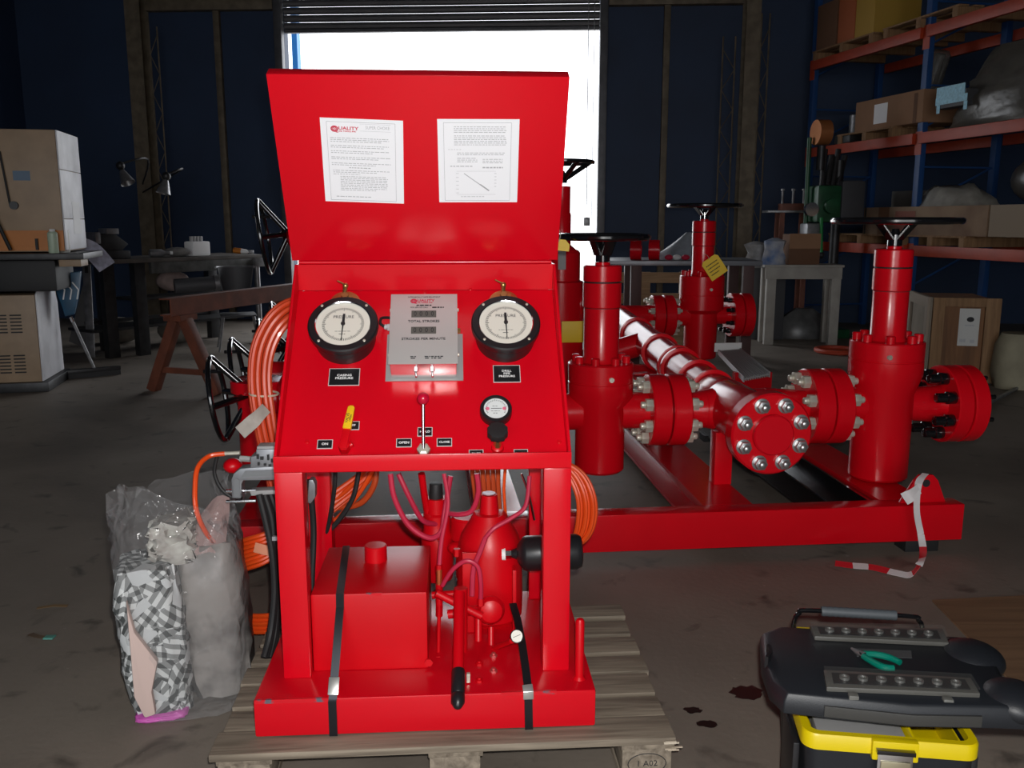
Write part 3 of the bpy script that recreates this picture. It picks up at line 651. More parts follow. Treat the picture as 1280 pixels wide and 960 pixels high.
q = MB(); q.cyl(cl(300, 573, D + .02), cl(313, 574, D + .02), .009, seg=6); q.build('hose_union', mat('pale_fitting', (.62, .62, .6), .35, .6), br)
q = MB(); q.cyl(cl(280, 567, D + .05), cl(300, 566, D + .05), .006); q.build('hose_end', ZINC, br)
for y0 in (614, 627):
    MB().cyl(cl(283, y0, D + .02), cl(320, y0 - 1, D + .02), .0055, seg=10).build('tie_bolt', CHROME, br)
MB().ball(cl(291, 582, D + .16), .03, (1, 1, .8)).build('red_knob', REDF, br)
castp([(312, 614), (344, 613), (344, 618), (314, 620)], D + .01, .04).build('cable_clamp', GREYP, br, .002)
castp([(386, 600), (391, 600), (394, 606), (394, 622), (388, 630), (384, 628)], D, .04).build('end_cover', CASTAL, br, .003)
cab = thing('cable_bundle', 'thick black cables hanging down from the grey cast bracket beside the console leg', 'cable', CF)
for k, (x0, y0, dx, Y) in enumerate(((324, 618, 0, 2.63), (331, 618, 3, 2.64), (338, 617, 7, 2.66), (328, 620, 5, 2.68), (343, 618, 10, 2.69))):
    MB().tube(spline([cl(x0, y0, Y), cl(x0 + 8 + dx * .3, 650, Y), cl(340 + dx * .7, 690, Y), cl(343 + dx * .6, 740, Y), cl(338 + dx * .8, 790, Y - .02), cl(330 + dx, 822, Y - .07)], 8), .0105 - .001 * (k % 2), 9).build('cable', BLKM, cab)
castp([(340, 671), (349, 671), (349, 676), (340, 676)], 2.615, .012).build('cable_tie', mat('grey_tie', (.3, .3, .32), .5), cab)
MB().tube(spline(H3((387, 600, 2.7), (392, 660, 2.72), (390, 720, 2.70), (388, 770, 2.68)), 8), .010, 9).build('cable', BLKM, cab)

# ---- steel banding straps over the tank and base
BAND = mat('blued_steel_band', (0.030, 0.032, 0.038), 0.28, 0.7)
def strap(pts, lab, seal):
    t = thing('packing_strap', lab, 'strap', CF, None)
    MB().strip(pts, (1, 0, 0), .022, .0012).build('band', BAND, t)
    MB().strip(seal, (1, 0, 0), .028, .0042).build('seal', mat('bright_seal', (.6, .6, .58), .3, .8), t, .001)
    return t
z = lambda v: v
xa_ = CF.gp(415, 760, .338 + .14).x
x1 = CF.gp(432, 686, .338 + .14).x
strap([E_((x1, .518, .30)), E_((x1, .5175, .3405)), E_((xa_ + .01, .1435, .3405)), E_((xa_ + .009, .1432, .30)), E_((xa_ + .002, -.0022, ZB + .0022)), E_((xa_, -.0035, ZB - .01)), E_((xa_, -.004, -.001)), E_((xa_ + .001, -.004, -.02)), E_((xa_ + .001, .015, -.0255))],
      'black steel band strapped over the square tank and down the base front', [E_((xa_ + .009, .1432, .30)).lerp(E_((xa_ + .002, -.0022, ZB + .0022)), t) + E_((0, -.0018, .0012)) for t in (.78, .97)])
xb_ = cl(661, 862, 2.21).x
strap([cl(641, 754, 2.52), cl(647, 775, 2.44), cl(653, 806, 2.345), cl(658, 842, 2.27), E_((xb_, -.0015, ZB + .0045)), E_((xb_, -.0035, ZB - .01)), E_((xb_ + .002, -.004, -.001)), E_((xb_ + .003, -.003, -.02)), E_((xb_ + .003, .015, -.0255))],
      'black steel band slanting past the small white gauge, nearer the right leg', [E_((xb_ - .002, .010, ZB + .016)), E_((xb_, -.0045, ZB + .003)), E_((xb_, -.0060, ZB - .018))])

# ---- orange hose coils
def coil(name, lab, center_fn, strands, r=.0075, closed=False, m=ORG, n=8):
    t = thing(name, lab, 'hose', CF)
    for k in range(strands):
        MB().tube(spline(center_fn(k), n, closed), r, 8, closed).build('hose_turn', m, t)
    return t
offs = [(random.uniform(-1, 1), random.uniform(-1, 1)) for _ in range(40)]
def c1(k):
    a = 2 * PI * k / 9 + .3; ox, oy = (12 * math.cos(a), .036 * math.sin(a)) if k < 9 else (5 * math.cos(2.1 * k), .016 * math.sin(2.1 * k))
    return [cl(px + ox * s1, py + ox * s2, Y + oy) for px, py, Y, s1, s2 in ((420, 392, 2.95, .2, .9), (378, 384, 2.92, .3, .9), (350, 398, 2.88, .7, .8), (331, 430, 2.86, 1, .3), (325, 470, 2.85, 1, 0), (330, 520, 2.84, 1, 0), (341, 575, 2.84, .9, 0), (356, 640, 2.84, .9, 0), (375, 720, 2.86, .9, 0))]
t = coil('hose_bundle', 'thick bundle of orange hoses arching over the left side of the console', c1, 13, .0092, False, mat('dull_orange_hose', (.60, .055, .014), .35, coat=.2))
MB().torus(AX(cl(330, 492, 2.85), (0.05, .0, 1)), .045, .0035, 24, 6).build('hose_tie', mat('pale_tie', (.6, .5, .38), .6), t)
tg = MB().strip(spline([cl(333, 510, 2.78), cl(318, 525, 2.76), cl(300, 541, 2.76)], 6), (0.3, 0, 1), .045, .001).build('paper_tag', mat('crumpled_label', (.42, .38, .34), .7, 0, .2, 30), t)
def c2_(k):
    a = k * 1.05; o = k - 3.5
    return [cl(px, py + o * s * 5.2, Y + (k % 2) * .012) for px, py, Y, s in ((268, 712, 3.0, .9), (284, 700, 2.92, 1), (310, 692, 2.86, 1), (335, 683, 2.86, .95), (370, 660, 2.9, .8), (420, 625, 2.95, .6), (462, 590, 2.98, .5), (470, 560, 3.0, .4))]
t = coil('hose_coil', 'orange hose coil looping out low behind the bagged bundle, left of the pallet', c2_, 8, .0085)
def c3(k):
    o = k - 2
    return [cl(px, py + o * 5, Y + (k % 2) * .012) for px, py, Y in ((285, 775, 3.0), (303, 778, 2.93), (325, 780, 2.9), (352, 776, 2.9), (400, 760, 2.95))]
for k in range(5): MB().tube(spline(c3(k), 8), .0085, 8).build('hose_turn', ORG, t)
MB().strip(spline(H3((318, 684, 2.835), (334, 688, 2.835), (346, 689, 2.84)), 4), (0, 0, 1), .035, .002).build('hose_label', mat('pale_orange_label', (.75, .30, .18), .5), t)
def c4(k):
    o = (k - 3.5) * 1.0
    return [cl(px + o * s * 3.0, py, Y + (k % 3) * .012) for px, py, Y, s in ((640, 560, 2.98, .5), (690, 575, 2.96, .8), (718, 592, 2.94, 1), (732, 620, 2.92, 1), (733, 650, 2.92, 1), (724, 674, 2.93, .8), (700, 690, 2.95, .5))]
t = coil('hose_coil', 'orange hose coil bulging out behind the right legs of the console', c4, 8, .0078)
for k in range(6):
    o = k - 2.5
    MB().tube(spline([cl(605 + o * 7, 560, 3.0), cl(608 + o * 6, 610, 2.98 + .01 * (k % 2)), cl(615 + o * 5, 655, 2.97), cl(640, 700, 2.98)], 8), .0085, 8).build('hose_turn', mat('brown_orange_hose', (.55, .07, .015), .4), t)
hs = thing('air_hose', 'single orange hose curling up from the plastic bag to the grey bracket', 'hose', CF)
MB().tube(spline([cl(281, 567, D + .05), cl(262, 570, D + .04), cl(248, 583, D), cl(244, 606, D - .03), cl(246, 640, D - .05), cl(262, 672, D), cl(285, 690, D + .1), cl(300, 700, 2.8)], 8), .0075, 9).build('hose_run', ORG, hs)
MB().tube(spline([cl(272, 568, 2.7), cl(268, 590, 2.7), cl(276, 610, 2.7), cl(290, 622, 2.7)], 8), .006, 8).build('hose_run', BLKM, hs)
tr = thing('loose_hoses', 'orange and black hoses crossing below the console box, above the tank', 'hose', CF)
for p, m, r in (((((402, 662, 2.85), (425, 645, 2.85), (452, 612, 2.85), (470, 580, 2.85))), ORG, .008), (((403, 632, 2.95), (425, 620, 2.95), (450, 596, 2.95), (462, 580, 2.95)), ORG, .008), (((402, 628, 3.0), (425, 634, 2.99), (452, 628, 2.98), (468, 605, 2.97), (470, 580, 2.97)), MATS['brown_orange_hose'], .011),
                (((404, 672, 2.80), (425, 648, 2.80), (442, 620, 2.80), (450, 580, 2.8)), BLKM, .008), (((419, 580, 2.76), (418, 610, 2.76), (412, 650, 2.78), (406, 675, 2.8)), BLKM, .007), (((632, 580, 2.75), (630, 615, 2.75), (634, 655, 2.75), (644, 678, 2.72)), ORG, .005)):
    MB().tube(spline([cl(*q) for q in p], 8), r, 8).build('hose_run', m, tr)
MB().tube(spline(H3((652, 592, 2.8), (661, 618, 2.8), (668, 650, 2.8)), 6), .004, 7).build('hose_run', CHROME, tr)

# ------------------------------------------------------------------ choke manifold skid
SO = gp(960, 683, .06); KF = Frame(SO, 5.5); kl = KF.at
man = thing('choke_manifold', 'long red choke manifold skid with gate valves and bolted flanges behind the console', 'manifold', KF)
def S_(name, b, m=REDS, bev=0.003, parent=None, ang=35): return b.build(name, m, parent or man, bev, ang)
ZT = .17
S_('front_beam', MB().bx(-2.36, .915, -.002, .10, 0, ZT), REDS, .006)
S_('rear_beam', MB().bx(-2.36, 1.0, 4.0, 4.1, 0, ZT), REDS, .006)
for x0, x1 in ((-2.34, -2.14), (-1.30, -1.10), (-.275, -.045), (.56, .78)):
    b = MB(); b.bx(x0, x1, .101, 3.999, ZT - .02, ZT - .001); b.bx(x0, x1, .101, 3.999, 0.001, .018); b.bx((x0 + x1) / 2 - .012, (x0 + x1) / 2 + .012, .101, 3.999, .0185, ZT - .0205)
    S_('long_beam', b, REDS, 0)
S_('support_post', MB().bx(kl(887, 590, 4.28).x, kl(909, 590, 4.28).x, .40, .48, ZT, .43), REDS)
for x in (-1.9, .8): S_('foot_block', MB().bx(x - .14, x + .02, .02, .12, -.0595, -.0005), BLKM, .004)
# padeye
lx = kl(1162, 610, 3.9).x
S_('padeye', MB().prism([(-.115, 0), (.10, 0), (.055, .105), (.03, .13), (-.03, .13), (-.055, .105)], Matrix.Translation((lx, .035, ZT + .0003)) @ Matrix(((1, 0, 0, 0), (0, 0, 1, 0), (0, 1, 0, 0), (0, 0, 0, 1))), 0, .022), REDS)
MB().cyl((lx, .0343, ZT + .092), (lx, .0346, ZT + .092), .018).build('padeye_hole', BLKM, man)
NUT = MB().prism(hexp(.024), Matrix(), 0, .026).lathe([(.0125, .0265), (.0125, .040), (.010, .044)], Matrix(), 10).mesh('nut', ZINC, .002)
NUTW = MB().lathe([(.030, 0), (.030, .005)], Matrix(), 18).prism(hexp(.0245), Matrix(), .0052, .030).lathe([(.014, .0302), (.014, .044), (.008, .048)], Matrix(), 12).mesh('nut', mat('bare_steel_nut', (.50, .50, .50), .3, .85), .002)
NUTB = MB().lathe([(.026, 0), (.026, .035), (.020, .038), (.020, .075), (.016, .08)], Matrix(), 12).mesh('nut', BLKG, .001)
CAPB = MB().lathe([(.021, 0), (.021, .030), (.017, .034)], Matrix(), 12).mesh('cap_bolt', REDS, 0)
def nuts(par, c, d, R, n, me, off=0.5, sc=1.0):
    M = AX(c, d)
    for i in range(n):
        a = 2 * PI * (i + off) / n
        link(me.name.split('.')[0], me, par, M @ Matrix.Translation((R * math.cos(a), R * math.sin(a), 0)) @ Matrix.Scale(sc, 4))
def flange_prof(R, t, ch=.006): return [(R - ch, 0), (R, ch), (R, t - ch), (R - ch, t)]
def flange_pair(par, x0, x1, y, z, R, sc=1.0, nr=True, nl=True):
    t = (x1 - x0 - .008) / 2
    for xs in (x0, x1 - t):
        f = MB().lathe(flange_prof(R, t), AX((xs, y, z), (1, 0, 0)), 44).build('flange', REDS, par)
    MB().cyl((x0 + t, y, z), (x1 - t, y, z), R * .8).build('gasket', DKST, par)
    if nl: nuts(par, (x0 - .0003, y, z), (-1, 0, 0), R * .77, 8, NUT, .5, sc)
    if nr: nuts(par, (x1 + .0003, y, z), (1, 0, 0), R * .77, 8, NUT, .5, sc)
def wheel(par, c, ax, R, r, drop, n=4, m=BLKG, name='handwheel', flat=False, off=.35):
    M = AX(c, ax); h = MB().torus(M, R, r, 56, 10).build(name, m, par)
    for i in range(n):
        T = M @ Matrix.Rotation(2 * PI * i / n + off, 4, 'Z')
        p0, p1 = T @ E_((.028, 0, -drop)), T @ E_((R, 0, 0))
        b = MB()
        if flat: b.strip([p0, T @ E_((flat[0], 0, -flat[1])), T @ E_((flat[0] + .02, 0, -flat[1] + .01)), p1], T.to_3x3() @ E_((0, 1, 0)), flat[2], .010)
        else: b.cyl(p0, p1, .0165, seg=12)
        b.build('spoke', m, par)
    MB().lathe([(.034, -drop - .03), (.034, -drop + .022), (.022, -drop + .03), (.016, -drop + .05)], M, 18).build('wheel_hub', m, par)
def valve(px, D, rows, hw, wheel_R, wheel_row, port=.10, lab=None, wn=4, flat=False):
    c = kl(px, rows['axis'], D); x, y = c.x, c.y
    Z = lambda r: kl(px, rows[r], D).z
    W = lambda h: h * D / FPX / .98
    zb, za, t0, t1, zt = Z('bottom'), Z('axis'), Z('t0'), Z('t1'), Z('top')
    rl_, ru, rb = W(hw[0]), W(hw[1]), W(hw[2])
    seam = t1 + (zt - t1) * .42
    v = S_('gate_valve', MB().lathe([(rl_ - .012, zb), (rl_, zb + .012), (rl_, t0), (ru, t1), (ru, seam), (ru - .004, seam + .002), (ru - .004, seam + .006), (ru, seam + .008), (ru, zt - .006), (ru - .006, zt)], Matrix.Translation((x, y, 0)), 48), REDS, 0)
    if lab: v['label'] = lab
    for i in range(8):
        a = 2 * PI * (i + .5) / 8; link('cap_bolt', CAPB, v, Matrix.Translation((x + (ru - .034) * math.cos(a), y + (ru - .034) * math.sin(a), zt + .0003)) @ Matrix.Scale(ru / .165, 4))
    gz, bz = Z('groove'), Z('bonnet')
    rb2 = rb * .93; ms = gz - (gz - zt) * .32
    MB().lathe([(rb * 1.05, zt + .0005), (rb2, zt + .02), (rb2, ms), (rb, ms + .006), (rb, gz - .005), (rb - .006, gz - .003), (rb - .006, gz + .002), (rb, gz + .004), (rb, bz - .006), (rb - .008, bz)], Matrix.Translation((x, y, 0)), 36).build('bonnet', REDS, v)
    for zg, rg_ in ((gz - .001, rb - .0045), (ms + .002, rb2 + .0015)): MB().lathe([(rg_, zg - .003), (rg_, zg + .003)], Matrix.Translation((x, y, 0)), 36).build('groove_band', BLKM, v)
    MB().lathe([(.035, bz + .0003), (.035, bz + .012), (.018, bz + .014), (.018, bz + .05)], Matrix.Translation((x, y, 0)), 16).build('stem', ZINC if False else REDS, v)
    wz = kl(px, wheel_row, D).z
    wheel(v, (x, y, wz), (0, 0, 1), wheel_R, .0165, wz - bz - .045, wn, BLKG, 'handwheel', flat)
    f = E_((-.45, -1, 0)).normalized()
    q = E_((x, y, t1 + (zt - t1) * .62)) + f * (ru - .002) if px > 900 else E_((x + .02, y - ru + .001, t1 + (zt - t1) * .62))
    MB().cyl(q, q + (E_((0.3, -1, 0)).normalized() if px > 900 else E_((0, -1, 0))) * .012, .012, seg=10).build('grease_fitting', ZINC, v)
    return v, x, y, za, rl_
YV = .45
R_ = .178
vl, xl, yl, za, r1 = valve(750, 4.2, dict(bottom=587, axis=513, t0=508, t1=494, top=452, groove=352, bonnet=331), (31, 40.5, 23.5), .205, 296, lab='gate valve nearest the console', wn=4, flat=(.06, .006, .05))
vr, xr, yr, zr, r2 = valve(1103, 4.35, dict(bottom=595, axis=506, t0=490, t1=466, top=425, groove=334, bonnet=311), (35.5, 44, 22.5), .285, 276, lab='large gate valve at the right end of the skid', wn=4, flat=(.105, .012, .04))
ZA = .54
# cross, its front flange and blind cap
xc = -.035
crs = S_('manifold_cross', MB().cyl((xc, -.005, ZA), (xc, .52, ZA), .128, seg=40).cyl((xc, .52, ZA), (xc, .72, ZA + .012), .128, .112, seg=40), REDS, .004)
MB().cyl((xc - .15, yl, ZA), (xc + .22, yr, ZA), .092, seg=32).build('cross_port', REDS, crs)
MB().cyl((xl + r1 * .8, yl, ZA), (-.46, yl, ZA), .088, seg=30).build('port_neck', REDS, vl); MB().cyl((xl - r1 * .8, yl, ZA), (xl - .30, yl, ZA), .088, seg=30).build('port_neck', REDS, vl)
MB().cyl((-.275, yl, ZA), (xc - .10, yl, ZA), .072, .10, seg=30).build('cross_neck', REDS, crs); MB().cyl((xc + .16, yr, ZA), (.34, yr, ZA), .095, .08, seg=30).build('cross_neck', REDS, crs)
S_('flange_joint', MB().cyl((-.465, yl, ZA), (-.275, yl, ZA), .07), REDS); fj = man.children[-1]
flange_pair(fj, -.462, -.278, yl, ZA, .172, 1.3)
S_('flange_joint', MB().cyl((.325, yr, ZA), (.515, yr, ZA), .07), REDS); fj = man.children[-1]
flange_pair(fj, .328, .512, yr, ZA, .185, 1.35)
MB().cyl((.50, yr, ZA), (xr - r2 * .8, yr, ZA), .085, seg=30).build('port_neck', REDS, vr)
MB().cyl((xr + r2 * .8, yr, ZA), (1.03, yr, ZA), .080, .095, seg=30).build('port_neck', REDS, vr)
S_('end_flange', MB().cyl((1.0, yr, ZA), (1.18, yr, ZA), .08), REDS); ef = man.children[-1]
flange_pair(ef, 1.025, 1.185, yr, ZA, .192, 1, False, False); nuts(ef, (1.0247, yr, ZA), (-1, 0, 0), .146, 8, NUTB, .5, 1.2)
nuts(ef, (1.1853, yr, ZA), (1, 0, 0), .146, 8, NUTB, .5, .6)
ff = S_('front_flange', MB().lathe(flange_prof(.178, .088, .008), AX((xc - .012, -.006, ZA), (0, -1, 0)), 56), REDS, 0)
MB().lathe([(.088, 0), (.088, .020), (.082, .026)], AX((xc - .012, -.0945, ZA), (0, -1, 0)), 40).build('blind_cap', RED, ff)
nuts(ff, (xc - .012, -.0943, ZA), (0, -1, 0), .134, 8, NUTW, .5, 1.12)
# main pipe running back
p0, p1 = E_((xc, .72, .555)), E_((.02, 3.30, .655)); dp = (p1 - p0); u = dp.normalized()
pipe = S_('main_pipe', MB().cyl(p0 - u * .02, p1, .105, seg=40), REDS, 0)
for s in (.03, .30, .66, .74, 1.18, 1.9):
    q = p0 + u * s; MB().lathe([(.106, 0), (.124, .005), (.124, .028), (.106, .033)], AX(q, u), 36).build('pipe_collar', REDS, pipe)
for k in range(2):
    q = p0 + u * 1.02 + E_((-.16, 0, -.10 - .03 * k)); MB().box(q, (.10, .09, .008)).build('pipe_saddle', REDS, pipe, .001)
S_('pipe_stand', MB().bx(-.06, .04, 1.7, 1.78, ZT, .52), REDS)
# rear cross with its valve
vm, xm, ym, zm, r3 = valve(876, 7.4, dict(bottom=447, axis=394, t0=391, t1=386, top=344, groove=290, bonnet=276), (20, 27, 14), .29, 257, lab='farther gate valve with a yellow tag', wn=4, flat=(.095, .012, .04))
ZR = zm
rc = S_('manifold_cross', MB().cyl((.02, 3.28, .655), (.03, 3.85, ZR), .12, seg=32).cyl((-.30, ym, ZR), (.34, ym, ZR), .088, seg=28), REDS, .003)
S_('flange_joint', MB().cyl((.33, ym, ZR), (.52, ym, ZR), .07), REDS); flange_pair(man.children[-1], .335, .515, ym, ZR, .168, 1.15)
MB().cyl((.5, ym, ZR), (xm - r3 * .8, ym, ZR), .085, seg=26).build('port_neck', REDS, vm); MB().cyl((xm + r3 * .8, ym, ZR), (1.0, ym, ZR), .075, seg=26).build('port_neck', REDS, vm)
S_('end_flange', MB().cyl((.99, ym, ZR), (1.17, ym, ZR), .08), REDS); flange_pair(man.children[-1], .995, 1.165, ym, ZR, .180, 1, False, False); nuts(man.children[-1], (.9947, ym, ZR), (-1, 0, 0), .136, 8, NUTB, .5, .8)
# tall choke valve standing just right of the lid
c = kl(701, 395, 6.0); x, y = c.x, c.y; zz = lambda r: kl(701, r, 6.0).z
chk = S_('choke_valve', MB().lathe([(.15, zz(470)), (.15, zz(352)), (.125, zz(350)), (.125, zz(316)), (.11, zz(312))], Matrix.Translation((x, y, 0)), 36).cyl((x + .05, y, zz(395)), (x + .20, y - .02, zz(366)), .09, seg=24), REDS, 0)
chk['label'] = 'tall choke valve beside the open lid'
MB().lathe([(.10, zz(312)), (.062, zz(306)), (.062, zz(268)), (.056, zz(266)), (.056, zz(233))], Matrix.Translation((x, y, 0)), 28).build('bonnet', REDS, chk)
wheel(chk, (x, y, zz(203)), (0, 0, 1), .20, .0135, zz(203) - zz(233) - .05, 4)
MB().box((x - .02, y - .16, zz(322)), (.05, .004, .14)).build('name_strip', GREYP, chk)
MB().box((x + .09, y - .17, zz(411)), (.22, .012, .14)).build('notice_plate', YTAG, chk, .002)
S_('choke_branch', MB().cyl((x, y, zz(460)), (-.02, y, .62), .08, seg=26).cyl((x, y, zz(468)), (x, y, ZT), .07, seg=20), REDS, 0)
# left-hand branch: four horizontal-stem valves with dished wheels
hdr = S_('header_pipe', MB().cyl((-1.95, .40, ZA), (-1.95, 3.9, ZA), .085, seg=28), REDS, 0)
def side_valve(px, ptop, D, R, zax=None, lab=None, support=True):
    ptopw = kl(px, ptop, D); zc = ptopw.z - R; x, y = ptopw.x, ptopw.y
    v = S_('side_valve', MB().lathe([(.045, 0), (.075, .02), (.075, .14), (.11, .16), (.12, .40), (.10, .42)], AX((x + .15, y, zc), (1, 0, 0)), 32), REDS, 0)
    if lab: v['label'] = lab
    if support: MB().bx(x + .33, x + .50, y - .085, y + .085, zc - .20, zc + .15).build('valve_body', REDS, v, .01); MB().cyl((x + .41, y, zc - .2), (x + .41, y, ZT), .06).build('valve_foot', REDS, v)
    wheel(v, (x, y, zc), (-1, -.07, -.13), R, .0135, .14, 4, BLKG, 'handwheel', False, 0.0)
    MB().cyl((x + .02, y + R * .72, zc + R * .55), (x - .10, y + R * .72, zc + R * .55), .010, seg=10).build('spinner', BLKG, v)
    return v, x, y, zc
for px, pt, D, lab in ((270, 447, 4.31, 'horizontal stem valve, nearest of the left hand row'), (295, 424, 5.0, 'horizontal stem valve, second of the left hand row'), (328, 400, 5.96, 'horizontal stem valve, third of the left hand row'), (343, 378, 7.26, 'horizontal stem valve, last of the left hand row')):
    v, x, y, zc = side_valve(px, pt, D, .205, lab=lab)
    S_('branch_pipe', MB().cyl((x + .50, y, ZA), (-1.0, y, ZA), .07, seg=24), REDS, 0)
v, x, y, zc = side_valve(328, 250, 5.9, .235, lab='upper horizontal stem valve beside the open lid', support=False)
MB().bx(x + .33, x + .56, y - .10, y + .10, zc - .14, zc + .13).build('valve_body', REDS, v, .01); MB().cyl((x + .45, y, zc - .14), (x + .45, y, ZA), .075).build('riser', REDS, v)
# second flanged valve body low at the left, its top flange showing past the hoses
c = kl(326, 560, 4.35)
S_('valve_block', MB().cyl((c.x, c.y + .05, .20), (c.x, c.y + .05, .62), .11, seg=28).cyl((c.x, c.y + .05, .60), (c.x, c.y + .05, .66), .14, seg=28), REDS, .004)
# loose things lying on the skid
bc = thing('steel_channel', 'black steel channel lying on the skid floor below the front flange', 'channel', KF)
b = MB(); b.bx(.315, .53, .11, 2.2, ZT - .128, ZT - .116); b.bx(.315, .327, .11, 2.2, ZT - .1155, ZT - .01); b.bx(.518, .53, .11, 2.2, ZT - .1155, ZT - .01)
b.build('channel_section', BLKG, bc); MB().bx(.30, .55, .12, .22, .0005, ZT - .1285).build('bearer', BLKM, bc); MB().bx(.30, .55, 1.9, 2.0, .0005, ZT - .1285).build('bearer', BLKM, bc)
for (yy0, yy1) in ((.02, .10),): pass
gr = thing('step_grating', 'galvanised step grating lying on the skid behind the main pipe', 'grating', KF)
a, b2, c2, d2 = kl(898, 440, 7.0), kl(925, 438, 7.0), kl(962, 468, 6.0), kl(930, 474, 6.0)
gb = MB(); n_ = 11
for i in range(n_ + 1):
    t = i / n_; gb.strip([a.lerp(b2, t), d2.lerp(c2, t)], (0, 0, 1), .03, .005)
for i in range(9): gb.cyl(a.lerp(d2, i / 8), b2.lerp(c2, i / 8), .005, seg=6)
stuffp(gb.build('grating_bars', mat('galvanised', (.48, .49, .50), .45, .3), gr)); MB().strip([a, d2], (0, 0, 1), .04, .008).build('edge_bar', MATS['galvanised'], gr); MB().strip([b2, c2], (0, 0, 1), .04, .008).build('edge_bar', MATS['galvanised'], gr)
q = kl(910, 434, 7.05); MB().box((q.x, q.y, q.z), (.22, .01, .07)).build('nosing', WHITE, gr, .002)
MB().bx(min(a.x, d2.x) , max(b2.x, c2.x) - .05, 2.3, 2.36, ZT, min(a.z, c2.z) - .018).build('prop', REDS, gr)
# barrier tape tied to the padeye
bt = thing('barrier_tape', 'torn red and white barrier tape tied to the padeye and trailing on the floor', 'tape', KF)
TW, TR = mat('white_tape', (.70, .66, .66), .4), mat('red_tape', (.60, .02, .03), .4)
fl = [KF.I @ gp(px, py, .012) for px, py in ((1138, 718), (1120, 716), (1090, 709), (1066, 707), (1044, 704))]
path = spline([kl(1157, 592, 3.86), kl(1150, 600, 3.83), kl(1147, 612, 3.80), kl(1146, 640, 3.79), kl(1151, 668, 3.79), kl(1154, 690, 3.72), kl(1150, 704, 3.62)] + fl, 6)
n = len(path); cuts = [0, 9, 24, 28, 33, 37, 41, 50, 55, 60, n - 1]
for i, (s, e) in enumerate(zip(cuts[:-1], cuts[1:])):
    if e > s: MB().strip(path[s:min(e, n - 1) + 1], (.9, .1, .35) if s < 36 else (.5, .9, .3), .030 if s < 36 else .04, .0015).build('tape_stripe', TR if i in (3, 5, 7, 9) else TW, bt)
kn = MB().strip(spline([kl(1130, 624, 3.80), kl(1139, 619, 3.79), kl(1149, 611, 3.80)], 5), (.2, 0, 1), .055, .002); kn.build('tape_end', TW, bt)
# yellow hang tags
def hangtag(px, py, D, w_, h_, rot, lab, lines_=True):
    c = at(px, py, D); t = thing('hang_tag', lab, 'tag')
    M = Matrix.Translation(c) @ Matrix.Rotation(rot, 4, 'Y') @ Matrix.Rotation(PI / 2, 4, 'X')
    MB().prism([(-w_ / 2, -h_ / 2), (w_ / 2, -h_ / 2), (w_ / 2, h_ / 2 - .02), (w_ / 2 - .02, h_ / 2), (-w_ / 2 + .02, h_ / 2), (-w_ / 2, h_ / 2 - .02)], M, -.001, .001).build('card', YTAG, t)
    if lines_:
        for k in range(4): lines(t, M @ Matrix.Translation((0, h_ * (.22 - .16 * k), .0012)), [(-w_ * .36, w_ * random.uniform(.1, .38), 0, .008, 1)], INKD, 'handwriting')
    MB().tube(spline([M @ E_((0, h_ / 2 - .012, .002)), M @ E_((.004, h_ / 2 + .02, .004)), M @ E_((-.01, h_ / 2 + .05, .03))], 4), .002, 5).build('tie_wire', ZINC, t)
hangtag(893, 334, 7.2, .15, .17, math.radians(-35) * -1 * -1, 'yellow hand written tag hanging on the farther gate valve')
hangtag(698, 306, 4.05, .10, .05, .1, 'yellow tag under the handwheel of the valve nearest the console', False)

